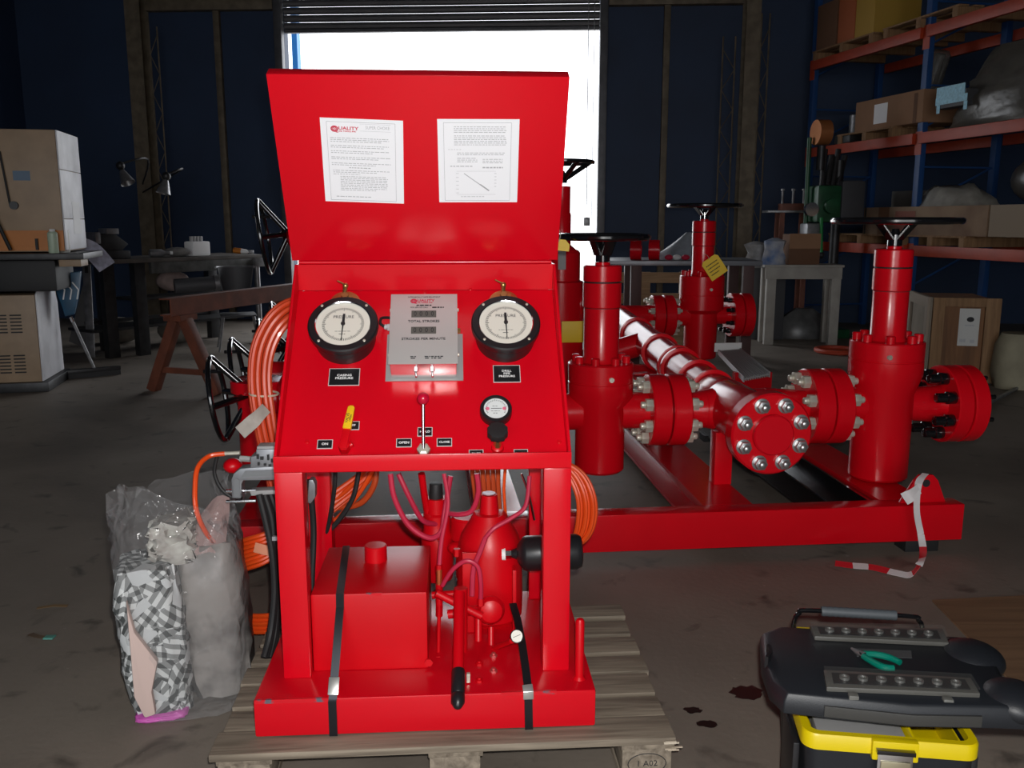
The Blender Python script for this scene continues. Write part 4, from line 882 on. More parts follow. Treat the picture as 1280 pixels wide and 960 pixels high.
# ------------------------------------------------------------------ plastic bag with packing, on the floor left of the pallet
BO = gp(225, 880, 0); BF = Frame((BO.x, BO.y, 0), 14); 
bag = thing('plastic_bag', 'clear plastic bag stuffed with black and white checked cloth left of the pallet', 'bag', BF)
def plaid():
    m = mat('checked_cloth', (.6, .6, .6), .7); nt = m.node_tree; b = nt.nodes['Principled BSDF']; L = nt.links.new
    tc = nt.nodes.new('ShaderNodeTexCoord'); vo = nt.nodes.new('ShaderNodeTexVoronoi'); vo.inputs['Scale'].default_value = 16
    L(tc.outputs['Object'], vo.inputs['Vector'])
    # every scrap of cloth is turned its own way
    sx = nt.nodes.new('ShaderNodeSeparateColor'); L(vo.outputs['Color'], sx.inputs[0])
    vr = nt.nodes.new('ShaderNodeVectorRotate'); vr.rotation_type = 'EULER_XYZ'; L(tc.outputs['Object'], vr.inputs['Vector'])
    cb = nt.nodes.new('ShaderNodeVectorMath'); cb.operation = 'SCALE'; cb.inputs['Scale'].default_value = 6.0; L(vo.outputs['Color'], cb.inputs[0]); L(cb.outputs[0], vr.inputs['Rotation'])
    def band(ax):
        w_ = nt.nodes.new('ShaderNodeTexWave'); w_.bands_direction = ax; w_.inputs['Scale'].default_value = 11; L(vr.outputs[0], w_.inputs['Vector'])
        g = nt.nodes.new('ShaderNodeMath'); g.operation = 'GREATER_THAN'; g.inputs[1].default_value = .5; L(w_.outputs['Fac'], g.inputs[0]); return g
    a, c = band('X'), band('Z'); ad = nt.nodes.new('ShaderNodeMath'); ad.operation = 'ADD'; L(a.outputs[0], ad.inputs[0]); L(c.outputs[0], ad.inputs[1])
    dv = nt.nodes.new('ShaderNodeMath'); dv.operation = 'MULTIPLY'; dv.inputs[1].default_value = .5; L(ad.outputs[0], dv.inputs[0])
    rp = nt.nodes.new('ShaderNodeValToRGB'); rp.color_ramp.interpolation = 'CONSTANT'
    e = rp.color_ramp.elements; e[0].position = 0; e[0].color = (.05, .055, .055, 1); e[1].position = .4; e[1].color = (.22, .23, .23, 1); n = e.new(.8); n.color = (.60, .62, .62, 1)
    L(dv.outputs[0], rp.inputs[0])
    gt = nt.nodes.new('ShaderNodeMath'); gt.operation = 'GREATER_THAN'; gt.inputs[1].default_value = .78; L(sx.outputs[0], gt.inputs[0])
    mx = nt.nodes.new('ShaderNodeMixRGB'); mx.inputs[2].default_value = (.52, .54, .55, 1); L(gt.outputs[0], mx.inputs[0]); L(rp.outputs[0], mx.inputs[1])
    L(mx.outputs[0], b.inputs['Base Color']); return m
PLAID = plaid()
HB = .50
def slab(name, x0, x1, y0, y1, z0, z1, m, seed, par=None, amp=.012, lean=0):
    rnd = random.Random(seed); nx, ny, nz = 8, 6, 9; rings = []
    for k in range(nz + 1):
        z = z0 + (z1 - z0) * k / nz; t = k / nz
        sq = min(1, .86 + .6 * min(t, 1 - t)); ring = []
        for i in range(28):
            a = 2 * PI * i / 28; ca, sa = math.cos(a), math.sin(a)
            e = .45; px = math.copysign(abs(ca) ** e, ca) * (x1 - x0) / 2 * sq; py = math.copysign(abs(sa) ** e, sa) * (y1 - y0) / 2 * sq
            ring.append(E_(((x0 + x1) / 2 + px + rnd.uniform(-amp, amp) + lean * t, (y0 + y1) / 2 + py + rnd.uniform(-amp, amp), z + rnd.uniform(-amp, amp) * (0 if k == 0 else .6))))
        rings.append(ring)
    return MB()._poly(rings).build(name, m, par or bag, 0, 60)
bl = lambda px, py, Y: BF.I @ at(px, py, Y)
fx0, fx1 = bl(166, 850, BO.y).x, bl(236, 850, BO.y).x
slab('checked_bundle', fx0, fx1 + .02, -.10, .12, .012, HB - .02, PLAID, 3, amp=.009, lean=-.025)
pp = [(bl(px, py, BO.y - .15)) for px, py in ((157, 752), (168, 792), (196, 832), (189, 868), (194, 897), (180, 900), (167, 872))]
MB().prism([(v.x, v.z) for v in pp], Matrix.Translation((0, pp[0].y, 0)) @ Matrix(((1, 0, 0, 0), (0, 0, 1, 0), (0, 1, 0, 0), (0, 0, 0, 1))), .0, .03).build('pink_sheet', mat('pale_pink_foam', (.58, .44, .40), .6), bag, .012)
slab('magenta_sheet', fx0 + .02, fx1 + .0, -.105, -.02, .004, .026, mat('magenta_print', (.55, .10, .42), .5), 6, amp=.003)
slab('grey_wrap', fx1 + .0, fx1 + .20, -.03, .27, .015, HB + .02, mat('grey_foam_wrap', (.27, .25, .235), .35, 0, 0, col2=(.05, .046, .044), vscale=7, thr=(.30, .56)), 8, amp=.012, lean=-.03)
slab('crumpled_paper', fx0 + .085, fx1 + .05, -.02, .14, HB - .03, HB + .09, mat('crumpled_white_paper', (.55, .55, .50), .7, 0, 0, col2=(.25, .22, .20), vscale=18), 9, amp=.02)
# the loose film around it: open at the top, pulled up into wings
def filmsheet():
    rnd = random.Random(12); rings = []; nz = 16; na = 44
    cx, cy = (fx0 + fx1 + .19) / 2, .075; rx, ry = (fx1 + .19 - fx0) / 2 + .004, .205
    for k in range(nz + 1):
        t = k / nz; z = .004 + t * .72; ring = []
        for i in range(na):
            a = 2 * PI * i / na; ca, sa = math.cos(a), math.sin(a); e = .62
            grow = (.90 + .35 * min(t, .3)) if t < .3 else 1.0
            fl = max(0, t - .68)
            px = math.copysign(abs(ca) ** e, ca) * rx * (grow - fl * .25); py = math.copysign(abs(sa) ** e, sa) * ry * (grow - fl * 1.0)
            amp = .006 + fl * .06
            h = z
            if fl > 0: h = z - fl * .72 * (.45 + .55 * math.sin(a * 2 + 2.6) * (1 if sa < 0.6 else .4)) * .55
            ring.append(E_((cx + px - .03 * t + rnd.uniform(-amp, amp), cy + py + rnd.uniform(-amp, amp), h + rnd.uniform(-amp, amp) * (.5 if k else 0))))
        rings.append(ring)
    b = MB()._poly(rings, True, True, False); return b
f = filmsheet().build('film', FILM, bag, 0, 80)
fp_ = [[bl(px, py, BO.y + dy) for px, py, dy in row] for row in (((228, 700, .02), (245, 694, .0), (262, 690, .01), (280, 694, .04)), ((240, 668, .05), (254, 662, .02), (268, 660, .03), (284, 664, .06)), ((252, 642, .07), (262, 638, .05), (273, 634, .05), (287, 640, .07)), ((266, 624, .09), (272, 620, .08), (279, 619, .08), (287, 622, .09)))]
fl_ = MB(); VV = [[fl_.bm.verts.new(v) for v in r] for r in fp_]
for r0, r1 in zip(VV[:-1], VV[1:]):
    for i in range(3): fl_.bm.faces.new((r0[i], r0[i + 1], r1[i + 1], r1[i]))
fl_.build('film_flap', film('red_reflection_film', .42, (.62, .42, .40), .15, .5, 9, .2), bag, 0, 80)  # clear film; the pink paints in red reflected and seen through it

# ------------------------------------------------------------------ yellow and black tool box with the case lid lying across it
TO = (gp(1005, 921, .346) + gp(1228, 929, .346)) / 2
TF = Frame((TO.x, TO.y, 0), -8); tl = TF.at
tb = thing('toolbox', 'open yellow and black plastic toolbox in the right foreground', 'toolbox', TF)
hx = (gp(1228, 929, .346) - gp(1008, 921, .346)).length / 2
def rrect(hx, hy, r, n=5, cx=0, cy=0):
    out = []
    for qx, qy, a0 in ((1, -1, -90), (1, 1, 0), (-1, 1, 90), (-1, -1, 180)):
        for k in range(n + 1):
            a = math.radians(a0 + 90 * k / n); out.append((cx + qx * (hx - r) + r * math.cos(a), cy + qy * (hy - r) + r * math.sin(a)))
    return out
DY = .225
def shell(b, hx, hy, r, z0, z1, th, taper=0.0, cy=DY, bottom=True):
    o0, o1 = rrect(hx - taper, hy - taper, r, 5, 0, cy), rrect(hx, hy, r, 5, 0, cy); i1 = rrect(hx - th, hy - th, r * .8, 5, 0, cy); i0 = rrect(hx - taper - th, hy - taper - th, r * .8, 5, 0, cy)
    rg = [[E_((x, y, z0)) for x, y in o0], [E_((x, y, z1)) for x, y in o1], [E_((x, y, z1)) for x, y in i1], [E_((x, y, z0 + th)) for x, y in i0]]
    return b._poly(rg, True, True, True)
shell(MB(), hx - .008, DY - .004, .03, .0005, .320, .006, .02).build('body', TBLK, tb)
rim = MB(); o = rrect(hx, DY, .034, 6, 0, DY); i_ = rrect(hx - .02, DY - .02, .022, 6, 0, DY)
rim._poly([[E_((x, y, .308)) for x, y in o], [E_((x, y, .340)) for x, y in o], [E_((x * .985, DY + (y - DY) * .985, .345)) for x, y in o], [E_((x, y, .345)) for x, y in i_], [E_((x, y, .325)) for x, y in i_], [E_((x, y, .325)) for x, y in rrect(hx - .012, DY - .012, .03, 6, 0, DY)], [E_((x, y, .308)) for x, y in rrect(hx - .006, DY - .006, .03, 6, 0, DY)]], True, False, False).build('rim', TYEL, tb, 0, 40)
MB().bx(-.045, .055, -.012, .01, .300, .347).build('latch_block', TYEL, tb, .004)
tray = shell(MB(), hx - .026, DY - .026, .02, .25, .319, .004).build('tray', TYEL, tb)
MB().bx(.052, .058, .03, .42, .262, .338).build('divider', TYEL, tray, .001)
MB().bx(-hx + .04, .045, .03, .12, .268, .325).bx(-hx + .05, .04, .125, .42, .268, .3835).build('tray_insert', GREYP, tb, .004)
MB().box((.09, .075, .275), (.05, .03, .02)).build('green_clip', mat('green_plastic', (.05, .5, .08), .4), tb, .004)
lt = MB().bx(-.035, .042, -.020, -.0122, .20, .322).build('latch', CHROME, tb, .004)
MB().bx(-.028, .036, -.0245, -.0203, .205, .306).build('latch_plate', mat('satin_latch', (.6, .55, .38), .3, .9), lt, .002); MB().bx(-.010, .018, -.030, -.0247, .20, .285).build('latch_tongue', CHROME, lt, .002)
MB().bx(-.038, .045, -.026, -.0124, .3225, .332).build('latch_bar', BLKG, lt, .001)
for sx in (-1, 1): MB().bx(sx * (hx + .012), sx * (hx - .003), .05, .2, .05, .29).build('side_panel', BLK, tb, .004)
# bail handle rising behind
hy = 2 * DY + .01
p = [E_(v) for v in ((-hx + .02, hy, .34), (-hx + .02, hy + .012, .395), (-hx + .05, hy + .018, .418), (-.10, hy + .02, .424), (.10, hy + .02, .424), (hx - .06, hy + .018, .418), (hx - .035, hy + .012, .395), (hx - .035, hy, .34))]
q0 = tl(994, 780, TO.y + hy); q1 = tl(1148, 784, TO.y + hy); zc = tl(1070, 765, TO.y + hy).z
xs0, xs1 = q0.x, q1.x
p = [E_(v) for v in ((xs0, hy, .335), (xs0, hy, zc - .035), (xs0 + .012, hy, zc - .010), (xs0 + .04, hy, zc), (xs1 - .04, hy, zc), (xs1 - .012, hy, zc - .010), (xs1, hy, zc - .035), (xs1, hy, .335))]
hd = MB().tube(spline(p, 6), .0065, 10).build('bail_handle', BLKG, tb)
gp_ = [(.013 + (.0015 if i % 2 else 0), i * (xs1 - xs0 - .14) / 26) for i in range(27)]
MB().lathe(gp_, AX((xs0 + .07, hy, zc), (1, 0, 0)), 14).build('handle_grip', mat('grey_rubber_grip', (.07, .08, .09), .55), hd)
for x0, x1 in ((tl(996, 782, TO.y + hy).x, tl(1050, 782, TO.y + hy).x), (tl(1100, 782, TO.y + hy).x, tl(1150, 786, TO.y + hy).x)):
    MB().bx(x0, x1, hy - .03, hy - .004, .33, .396).build('handle_shoulder', TYEL, tb, .004)
# case lid
LZ = .362
ld = thing('case_lid', 'black plastic case lid with two clear bit trays, lying skewed across the toolbox', 'lid', TF)
G = lambda px, py, z: TF.I @ gp(px, py, z)
top = [G(px, py, LZ + .072) for px, py in ((954, 790), (975, 782), (1216, 796), (1240, 818), (1254, 846), (1280, 850), (1300, 862), (1295, 886), (1250, 884), (1140, 882), (984, 866), (966, 850), (956, 822))]
top = [(v.x, v.y) for v in top]
ctr = (sum(x for x, y in top) / len(top), sum(y for x, y in top) / len(top))
exp = [(ctr[0] + (x - ctr[0]) * 1.02, ctr[1] + (y - ctr[1]) * 1.03) for x, y in top]
ldb = MB()._poly([[E_((x, y, LZ + .022)) for x, y in exp], [E_((x, y, LZ + .052)) for x, y in exp], [E_((x, y, LZ + .070)) for x, y in [(ctr[0] + (x - ctr[0]) * .995, ctr[1] + (y - ctr[1]) * .985) for x, y in top]], [E_((ctr[0] + (x - ctr[0]) * .96, ctr[1] + (y - ctr[1]) * .95, LZ + .073)) for x, y in top]]).build('lid_shell', TBLK, ld, .004, 40)
def onlid(px, py): return G(px, py, LZ + .075)
for (px, py, r, h) in ((1216, 814, .075, .040), (1268, 866, .07, .042)):
    q = onlid(px, py); MB().ball((q.x, q.y, LZ + .055), r, (1, 1.1, h / r), 24, 12).build('corner_hump', TBLK, ld)
q0, q1 = onlid(963, 806), onlid(1010, 846)
MB().strip(spline([onlid(960, 812), onlid(963, 820), onlid(958, 828)], 4), (0, 0, 1), .03, .008).build('side_catch', BLK, ld)
def bittray(pts, n, lab):
    w0 = [onlid(*p) for p in pts]; a, b, c, d = [E_((v.x, v.y, 0)) for v in w0]
    z0 = LZ + .0735
    o = MB()._poly([[E_((v.x, v.y, z0)) for v in (a, b, c, d)], [E_((v.x, v.y, z0 + .012)) for v in (a, b, c, d)]]).build('bit_tray', mat('clear_tray_grey', (.09, .088, .08), .3), ld, .003)
    o['label'] = lab
    ins = lambda s, t: (d.lerp(c, s)).lerp(a.lerp(b, s), t)
    w = [ins(.05, .2), ins(.95, .2), ins(.95, .82), ins(.05, .82)]
    MB()._poly([[E_((v.x, v.y, z0 + .0122)) for v in w], [E_((v.x, v.y, z0 + .0132)) for v in w]]).build('tray_recess', BLK, o)
    for i in range(n):
        q = ins(.13 + .74 * i / (n - 1), .5); MB().lathe([(.0115, 0), (.0115, .006), (.007, .0062), (.006, .002)], Matrix.Translation((q.x, q.y, z0 + .0134)), 16).build('socket', mat('dull_socket', (.22, .22, .21), .4, .6), o)
    w = [ins(.0, .02), ins(1, .02), ins(1, .98), ins(0, .98)]
    MB()._poly([[E_((v.x, v.y, z0 + .0205)) for v in w], [E_((v.x, v.y, z0 + .022)) for v in w]]).build('tray_cover', CLEAR, o)
    return ins, z0, o
bittray(((1012, 786), (1178, 790), (1186, 808), (1018, 800)), 7, 'clear bit tray at the far edge')
ins, z0, o = bittray(((1029, 842), (1213, 852), (1225, 872), (1033, 864)), 7, 'clear bit tray at the near edge')
fp = [G(1034, 874, LZ + .06), G(1226, 884, LZ + .06), G(1226, 893, LZ + .02), G(1036, 890, LZ + .02)]
ex = [E_((*exp[i], LZ + .041)) for i in (10, 9, 8)]; tp = [ex[0].lerp(ex[1], .32), ex[1], ex[1].lerp(ex[2], .78)]
MB().strip([v + E_((0, -.003, 0)) for v in tp], (0, 0, 1), .026, .006).build('tray_front', mat('smoky_flap', (.045, .045, .043), .3), o, .001)
for s in (.17, .78):
    q = ins(s, -.12); MB().box((q.x, q.y - .006, LZ + .066), (.022, .018, .026)).build('tray_clip', mat('grey_clip', (.12, .12, .11), .4), o, .003)
lb = [onlid(px, py) for px, py in ((1068, 810), (1139, 813), (1140, 822), (1071, 820))]
MB()._poly([[E_((v.x, v.y, LZ + .0734)) for v in lb], [E_((v.x, v.y, LZ + .0746)) for v in lb]]).build('embossed_panel', mat('grey_emboss', (.06, .062, .065), .5), ld)
# pliers
PZ = LZ + .0745
pl_ = thing('pliers', 'small side cutters with green grips resting on the black case lid', 'pliers', TF)
g = lambda px, py, dz=.008: (lambda v: E_((v.x, v.y, PZ + dz)))(G(px, py, PZ))
MB().tube([g(1064, 814), g(1070, 818), g(1080, 823)], lambda t: .003 + .006 * t, 8).build('jaws', LTST, pl_)
MB().cyl(g(1078, 822, .002), g(1078, 822, .014), .008, seg=14).build('pivot', DKST, pl_)
MB().tube(spline([g(1079, 821), g(1095, 822), g(1112, 826), g(1125, 832)], 6), lambda t: .0085 - .002 * abs(t - .5), 10).build('grip', TEAL, pl_)
MB().tube(spline([g(1079, 824), g(1092, 832), g(1105, 838), g(1117, 839)], 6), lambda t: .0085 - .002 * abs(t - .5), 10).build('grip', TEAL, pl_)
# things on the floor near by
bd = [gp(1165, 750, .006), gp(1330, 742, .006), gp(1420, 930, .006), gp(1262, 850, .006)]
o = MB()._poly([[E_((v.x, v.y, .0005)) for v in bd], [E_((v.x, v.y, .007)) for v in bd]]).build('plywood_sheet', PLY); tag(o, 'brown board lying flat on the floor behind the toolbox at the right edge', 'board')
def blob(px, py, rx, ry, lab, seed):
    rnd = random.Random(seed); c = gp(px, py, 0); r0 = [E_((c.x + math.cos(2 * PI * i / 18) * rx * rnd.uniform(.75, 1.15), c.y + math.sin(2 * PI * i / 18) * ry * rnd.uniform(.7, 1.2), .0004)) for i in range(18)]
    o = MB()._poly([r0, [E_((v.x, v.y, .0012)) for v in r0]]).build('oil_stain', OIL); tag(o, lab, 'stain')
blob(934, 866, .055, .05, 'largest dark oil stain on the floor, touching the black case lid', 1); blob(866, 888, .028, .02, 'small dark oil spot beside the pallet corner, farther of two', 2); blob(884, 905, .034, .02, 'small dark oil spot beside the pallet corner, nearer of two', 3)
c = gp(56, 797, .003); o = MB().strip([c + E_((-.07, .03, 0)), c + E_((-.03, .0, .006)), c], (.2, 1, 0), .022, .001).build('wrapper_tail', mat('brown_wrapper', (.12, .08, .05), .5)); t = thing('sweet_wrapper', 'twisted scrap of wrapper with a green end on the bare floor at left', 'wrapper'); o.parent = t
MB().box(c + E_((.02, -.005, .004)), (.035, .028, .006)).build('wrapper_body', mat('green_wrapper', (.10, .30, .25), .3), t, .001)
c = gp(67, 759, .003); o = MB().strip([c + E_((-.06, -.01, .001)), c + E_((0, 0, .007)), c + E_((.05, .01, .001))], (.1, 1, .1), .018, .001).build('dry_leaf', mat('dry_leaf_brown', (.18, .11, .05), .7)); tag(o, 'dry curled leaf on the bare floor at left, beyond the wrapper', 'leaf')

# ------------------------------------------------------------------ left side of the hall
o0 = at(70, 162, 7.9); o1 = at(97, 167, 8.62)
MF = Frame((o0.x, o0.y, 0), math.degrees(math.atan2(o1.y - o0.y, o1.x - o0.x)) - 90)
ms = thing('band_saw', 'tall beige and orange machine tool at the left edge with a pale side panel', 'machine', MF)
zt, zm_, z1_ = o0.z, at(70, 288, 7.9).z, at(70, 316, 7.9).z
MB().bx(-.95, -.012, .0, .72, z1_ + .01, zt).build('upper_cabinet', BEIGE, ms, .012)
MB().bx(-.945, -.014, -.004, -.0003, z1_ + .02, zm_).build('orange_band', ORNG, ms)
zz_ = [zt, zt - .33, zt - .75, z1_ + .02]
for a, b_ in zip(zz_[:-1], zz_[1:]): MB().bx(-.0115, .002, .004, .716, b_ + .004, a - .002).build('side_door', PALEW, ms, .004)
MB().bx(.0025, .004, .30, .55, z1_ + .16, z1_ + .44).build('side_notice', WHITE, ms)
fz = lambda px, py: MF.at(px, py, 7.9)
MB().tube([E_((fz(5, 190).x, -.02, fz(5, 190).z)), E_((fz(18, 258).x, -.02, fz(18, 258).z))], .009, 8).build('tension_rod', BLKM, ms)
MB().cyl((fz(22, 257).x, -.03, fz(22, 257).z), (fz(22, 257).x, 0, fz(22, 257).z), .035).build('tension_knob', BLK, ms)
MB().bx(fz(20, 220).x, fz(40, 220).x, -.003, -.0003, fz(20, 226).z, fz(20, 214).z).build('maker_plate', mat('faded_blue_plate', (.10, .16, .24), .5), ms)
for a, b_ in (((0, 268), (20, 312)), ((4, 285), (-8, 310))): MB().tube([E_((fz(*a).x, -.05, fz(*a).z)), E_((fz(*b_).x, -.05, fz(*b_).z))], .016, 8).build('blade_guide', BLKM, ms)
MB().bx(fz(47, 300).x, fz(50, 300).x, -.03, -.0045, fz(50, 312).z, fz(50, 298).z).build('door_latch', BLKM, ms)
zt2 = at(90, 324, 7.9).z
MB().bx(-.95, .16, -.12, .62, zt2, z1_).build('work_table', DKST, ms, .008)
MB().bx(-.95, -.10, .0, .6, at(70, 364, 7.9).z, zt2 - .003).build('trunnion', BLKM, ms, .03)
MB().bx(-.06, .12, -.05, .2, at(80, 333, 7.9).z, zt2 - .001).build('clamp_block', BEIGE, ms, .006)
zl = at(50, 368, 7.9).z; xl = fz(48, 400).x
MB().bx(-.95, xl - .001, .01, .70, .085, zl).build('lower_cabinet', BEIGE, ms, .01)
for gx in (fz(7, 400).x, fz(24, 400).x):
    for gy in (zl - .18, .32):
        vb = MB()
        for k in range(6): vb.bx(gx - .045, gx + .045, .0, .0095, gy - k * .03, gy - k * .03 + .011)
        vb.build('vent_slots', BLKM, ms)
sd = [(.0, .09), (.68, .09), (.66, zl - .12), (.60, zl + .0), (.44, zl + .05), (.36, zl + .23), (.14, zl + .23), (.10, zl + .05), (.02, zl)]
MB().prism(sd, Matrix.Translation((xl, .01, 0)) @ MXZ, 0, .012).build('side_plate', PALEW, ms, .002)
MB().bx(-.96, xl + .06, -.03, .75, .0005, .0845).build('plinth', DKST, ms, .006)
def can(px, py, D, r, h, m, lab):
    c = at(px, py, D); t = thing('spray_can', lab, 'can'); T = Matrix.Translation((c.x, c.y, z1_ + .0005))
    MB().lathe([(r * .95, 0), (r, .006), (r, h * .84), (r * .7, h * .92)], T, 20).build('can_body', m, t); MB().lathe([(r * .55, h * .922), (r * .55, h), (r * .4, h + .006)], T, 16).build('cap', WHITE, t)
can(67, 310, 7.83, .042, .20, mat('can_green_white', (.45, .55, .42), .4), 'spray can with a green foot standing on the machine table')
can(80, 308, 7.98, .048, .23, mat('can_white', (.55, .55, .52), .4), 'larger white spray can behind the green footed one on the machine table')
# workbench
w0, w1 = gp(186, 444, 0), gp(322, 426, 0); BAN = math.degrees(math.atan2(w1.y - w0.y, w1.x - w0.x)); WF = Frame((w0.x, w0.y, 0), BAN); wl = (w1 - w0).length
wb = thing('workbench', 'heavy dirty steel workbench against the blue wall at left', 'workbench', WF)
zb_ = 1.08
MB().bx(-.55, wl + .12, -.02, .80, zb_ - .045, zb_).build('bench_top', mat('scarred_bench_top', (.10, .085, .075), .5, .2, .5, 6), wb, .006)
MB().bx(.10, wl + .02, -.018, .04, zb_ - .17, zb_ - .046).build('apron', mat('worn_apron', (.11, .11, .105), .5, .4, .6, 9), wb, .004)
MB().bx(wl - .02, wl + .14, -.06, .12, zb_ - .15, zb_ - .0455).build('end_block', LTST, wb, .004)
for x, y in ((-.02, .02), (-.34, .10), (-.05, .7), (wl - .1, .7)): MB().bx(x - .065, x + .065, y - .0, y + .10, .0005, zb_ - .0465 if x < 0.05 else zb_ - .0465).build('leg', DKST, wb, .004)
MB().cyl((wl + .06, .02, .0005), (wl + .06, .02, zb_ - .152), .035, seg=14).build('leg', LTST, wb)
MB().bx(-.5, wl, .25, .75, .28, .31).build('shelf', DKST, wb)
MB().bx(-.3, wl - .1, .72, .76, .32, .36).build('rail', DKST, wb)
bz = lambda px, D: at(px, 320, D)
def onbench(px, d=.0):
    # point on the bench top under pixel column px
    best = None
    for i in range(60):
        x = -.5 + (wl + .6) * i / 59; q = WF.M @ E_((x, .18 + d, zb_)); u = 640 + FPX * q.x / (q.y * CP + (CAMH - q.z) * SP)
        if best is None or abs(u - px) < best[0]: best = (abs(u - px), q)
    return best[1]
c = onbench(140); vf = Frame((c.x, c.y, zb_), BAN)
v = thing('bench_vise', 'dark bench vise standing on the left end of the steel workbench', 'vise', vf)
MB().bx(-.12, .16, -.12, .14, .0005, .09).build('vise_base', DKST, v, .012); MB().prism([(-.16, .09), (.10, .09), (.18, .16), (.02, .28), (-.14, .27)], Matrix.Translation((0, .10, 0)) @ Matrix(((1, 0, 0, 0), (0, 0, 1, 0), (0, 1, 0, 0), (0, 0, 0, 1))), -.16, 0).build('vise_body', DKST, v, .01)
MB().bx(-.22, -.16, -.1, .1, .17, .29).build('jaw', LTST, v, .006); MB().bx(-.08, .06, -.09, .08, .27, .33).build('jaw', LTST, v, .006); MB().cyl((-.30, 0, .13), (-.10, 0, .13), .025).cyl((-.29, -.12, .12), (-.29, .10, .15), .009).build('screw_handle', LTST, v)
p = [at(90, 303, 8.6), at(100, 307, 8.62), at(114, 313, 8.64), (at(124, 322, 8.66)), at(134, 334, 8.68)]
o = MB().strip(spline(p, 4), (.2, .8, .9), .20, .002).build('paper_sheet', mat('printed_paper', (.50, .50, .62), .6, 0, .35, 25)); tag(o, 'curled printed paper sheet hanging off the machine table toward the bench vise', 'paper')
def solo(name, b, m, lab, cat, bev=.004, grp=None): return tag(b.build(name, m, None, bev), lab, cat, grp)
F0 = lambda c, rz=0: Matrix.Translation(c) @ Matrix.Rotation(math.radians(rz), 4, 'Z')
c = onbench(247); t = thing('plastic_box', 'white plastic box with grey caps standing in the middle of the workbench', 'box', Frame((c.x, c.y, zb_), BAN))
MB().bx(-.10, .14, -.09, .09, .0005, .17).build('box_body', WHITE, t, .02)
for k in range(4): MB().cyl((-.08 + k * .045, -.03, .1705), (-.08 + k * .045, -.03, .23), .019, seg=12).build('bottle_cap', GREYP, t)
c = onbench(222); solo('rag', MB().ball((c.x, c.y, zb_ + .055), .13, (1.2, .8, .42), 14, 8), mat('grey_rag', (.20, .19, .18), .9, 0, .4, 15, bump=.6, bscale=20), 'crumpled grey rag on the workbench left of the white plastic box', 'rag')
c = onbench(199); t = thing('glass_bottle', 'small shiny bottle lying on the workbench in front of the tan column', 'bottle', Frame((c.x, c.y, zb_ + .046), 20)); MB().lathe([(.02, 0), (.045, .01), (.045, .14), (.018, .18), (.018, .23)], AX((-.1, 0, 0), (1, .2, 0)), 18).build('bottle_body', LTST, t); MB().lathe([(.02, .2305), (.02, .26)], AX((-.1, 0, 0), (1, .2, 0)), 12).build('cap', WHITE, t)
c = onbench(298, .1); t = thing('glue_bottle', 'orange and white bottle lying near the right end of the workbench', 'bottle', Frame((c.x, c.y, zb_ + .036), 0)); MB().lathe([(.03, 0), (.035, .01), (.035, .10)], AX((-.06, 0, .01), (1, 0, -.12)), 16).build('bottle_body', ORNG, t); MB().lathe([(.034, .1002), (.03, .16), (.01, .2)], AX((-.06, 0, .01), (1, 0, -.12)), 14).build('nozzle', WHITE, t)
c = onbench(315, .0); solo('steel_nut', MB().prism(hexp(.045), F0((c.x, c.y, zb_)), .0005, .045), LTST, 'loose steel nut at the right end of the workbench', 'nut')
q = at(205, 352, 10.2); solo('cloth_bag', MB().ball((q.x + .25, q.y + .2, .31 + .33), .22, (1.1, .8, .9), 14, 9), mat('stained_cloth', (.28, .20, .18), .9, 0, .5, 7, bump=.6, bscale=14), 'stained cloth bag hanging under the workbench top', 'bag') if False else None
def under(px, py, d): return at(px, py, d)
a, b_ = under(218, 358, 10.4), under(268, 354, 10.6); t = thing('pipe_roll', 'dark grey roll lying lengthwise under the workbench top', 'roll'); MB().cyl(a, b_, .085, seg=20).build('roll_body', GREYD, t); MB().cyl(b_ + (b_ - a).normalized() * .0005, b_ + (b_ - a).normalized() * .06, .095, seg=20).build('roll_end', LTST, t)
MB().bx(a.x, b_.x, a.y - .02, a.y + .3, a.z - .115, a.z - .088).build('roll_rest', DKST, wb) if False else None
wbr = MB().bx(.0, wl - .3, .25, .6, zb_ - .48, zb_ - .45); wbr.build('upper_shelf', DKST, wb)
c = under(212, 352, 10.5); solo('cloth_bag', MB().ball((c.x, c.y + .1, c.z), .16, (1.25, .8, .75), 14, 9), mat('stained_cloth', (.30, .22, .20), .9, 0, .5, 7, bump=.6, bscale=14), 'stained pale cloth bag stuffed under the workbench top, left of the grey roll', 'bag')
for k, (px, lab) in enumerate(((120, 'pale sack slumped under the left end of the workbench, left of its legs'), (195, 'pale sack slumped under the workbench between its legs'))):
    c = gp(px + 20, 432, 0); solo('sack', MB().ball((c.x, c.y + .25, .16), .26, (1.0, .7, .62), 14, 9), mat('dusty_sack', (.20, .18, .15), .9, 0, .4, 6, bump=.6, bscale=12), lab, 'sack')
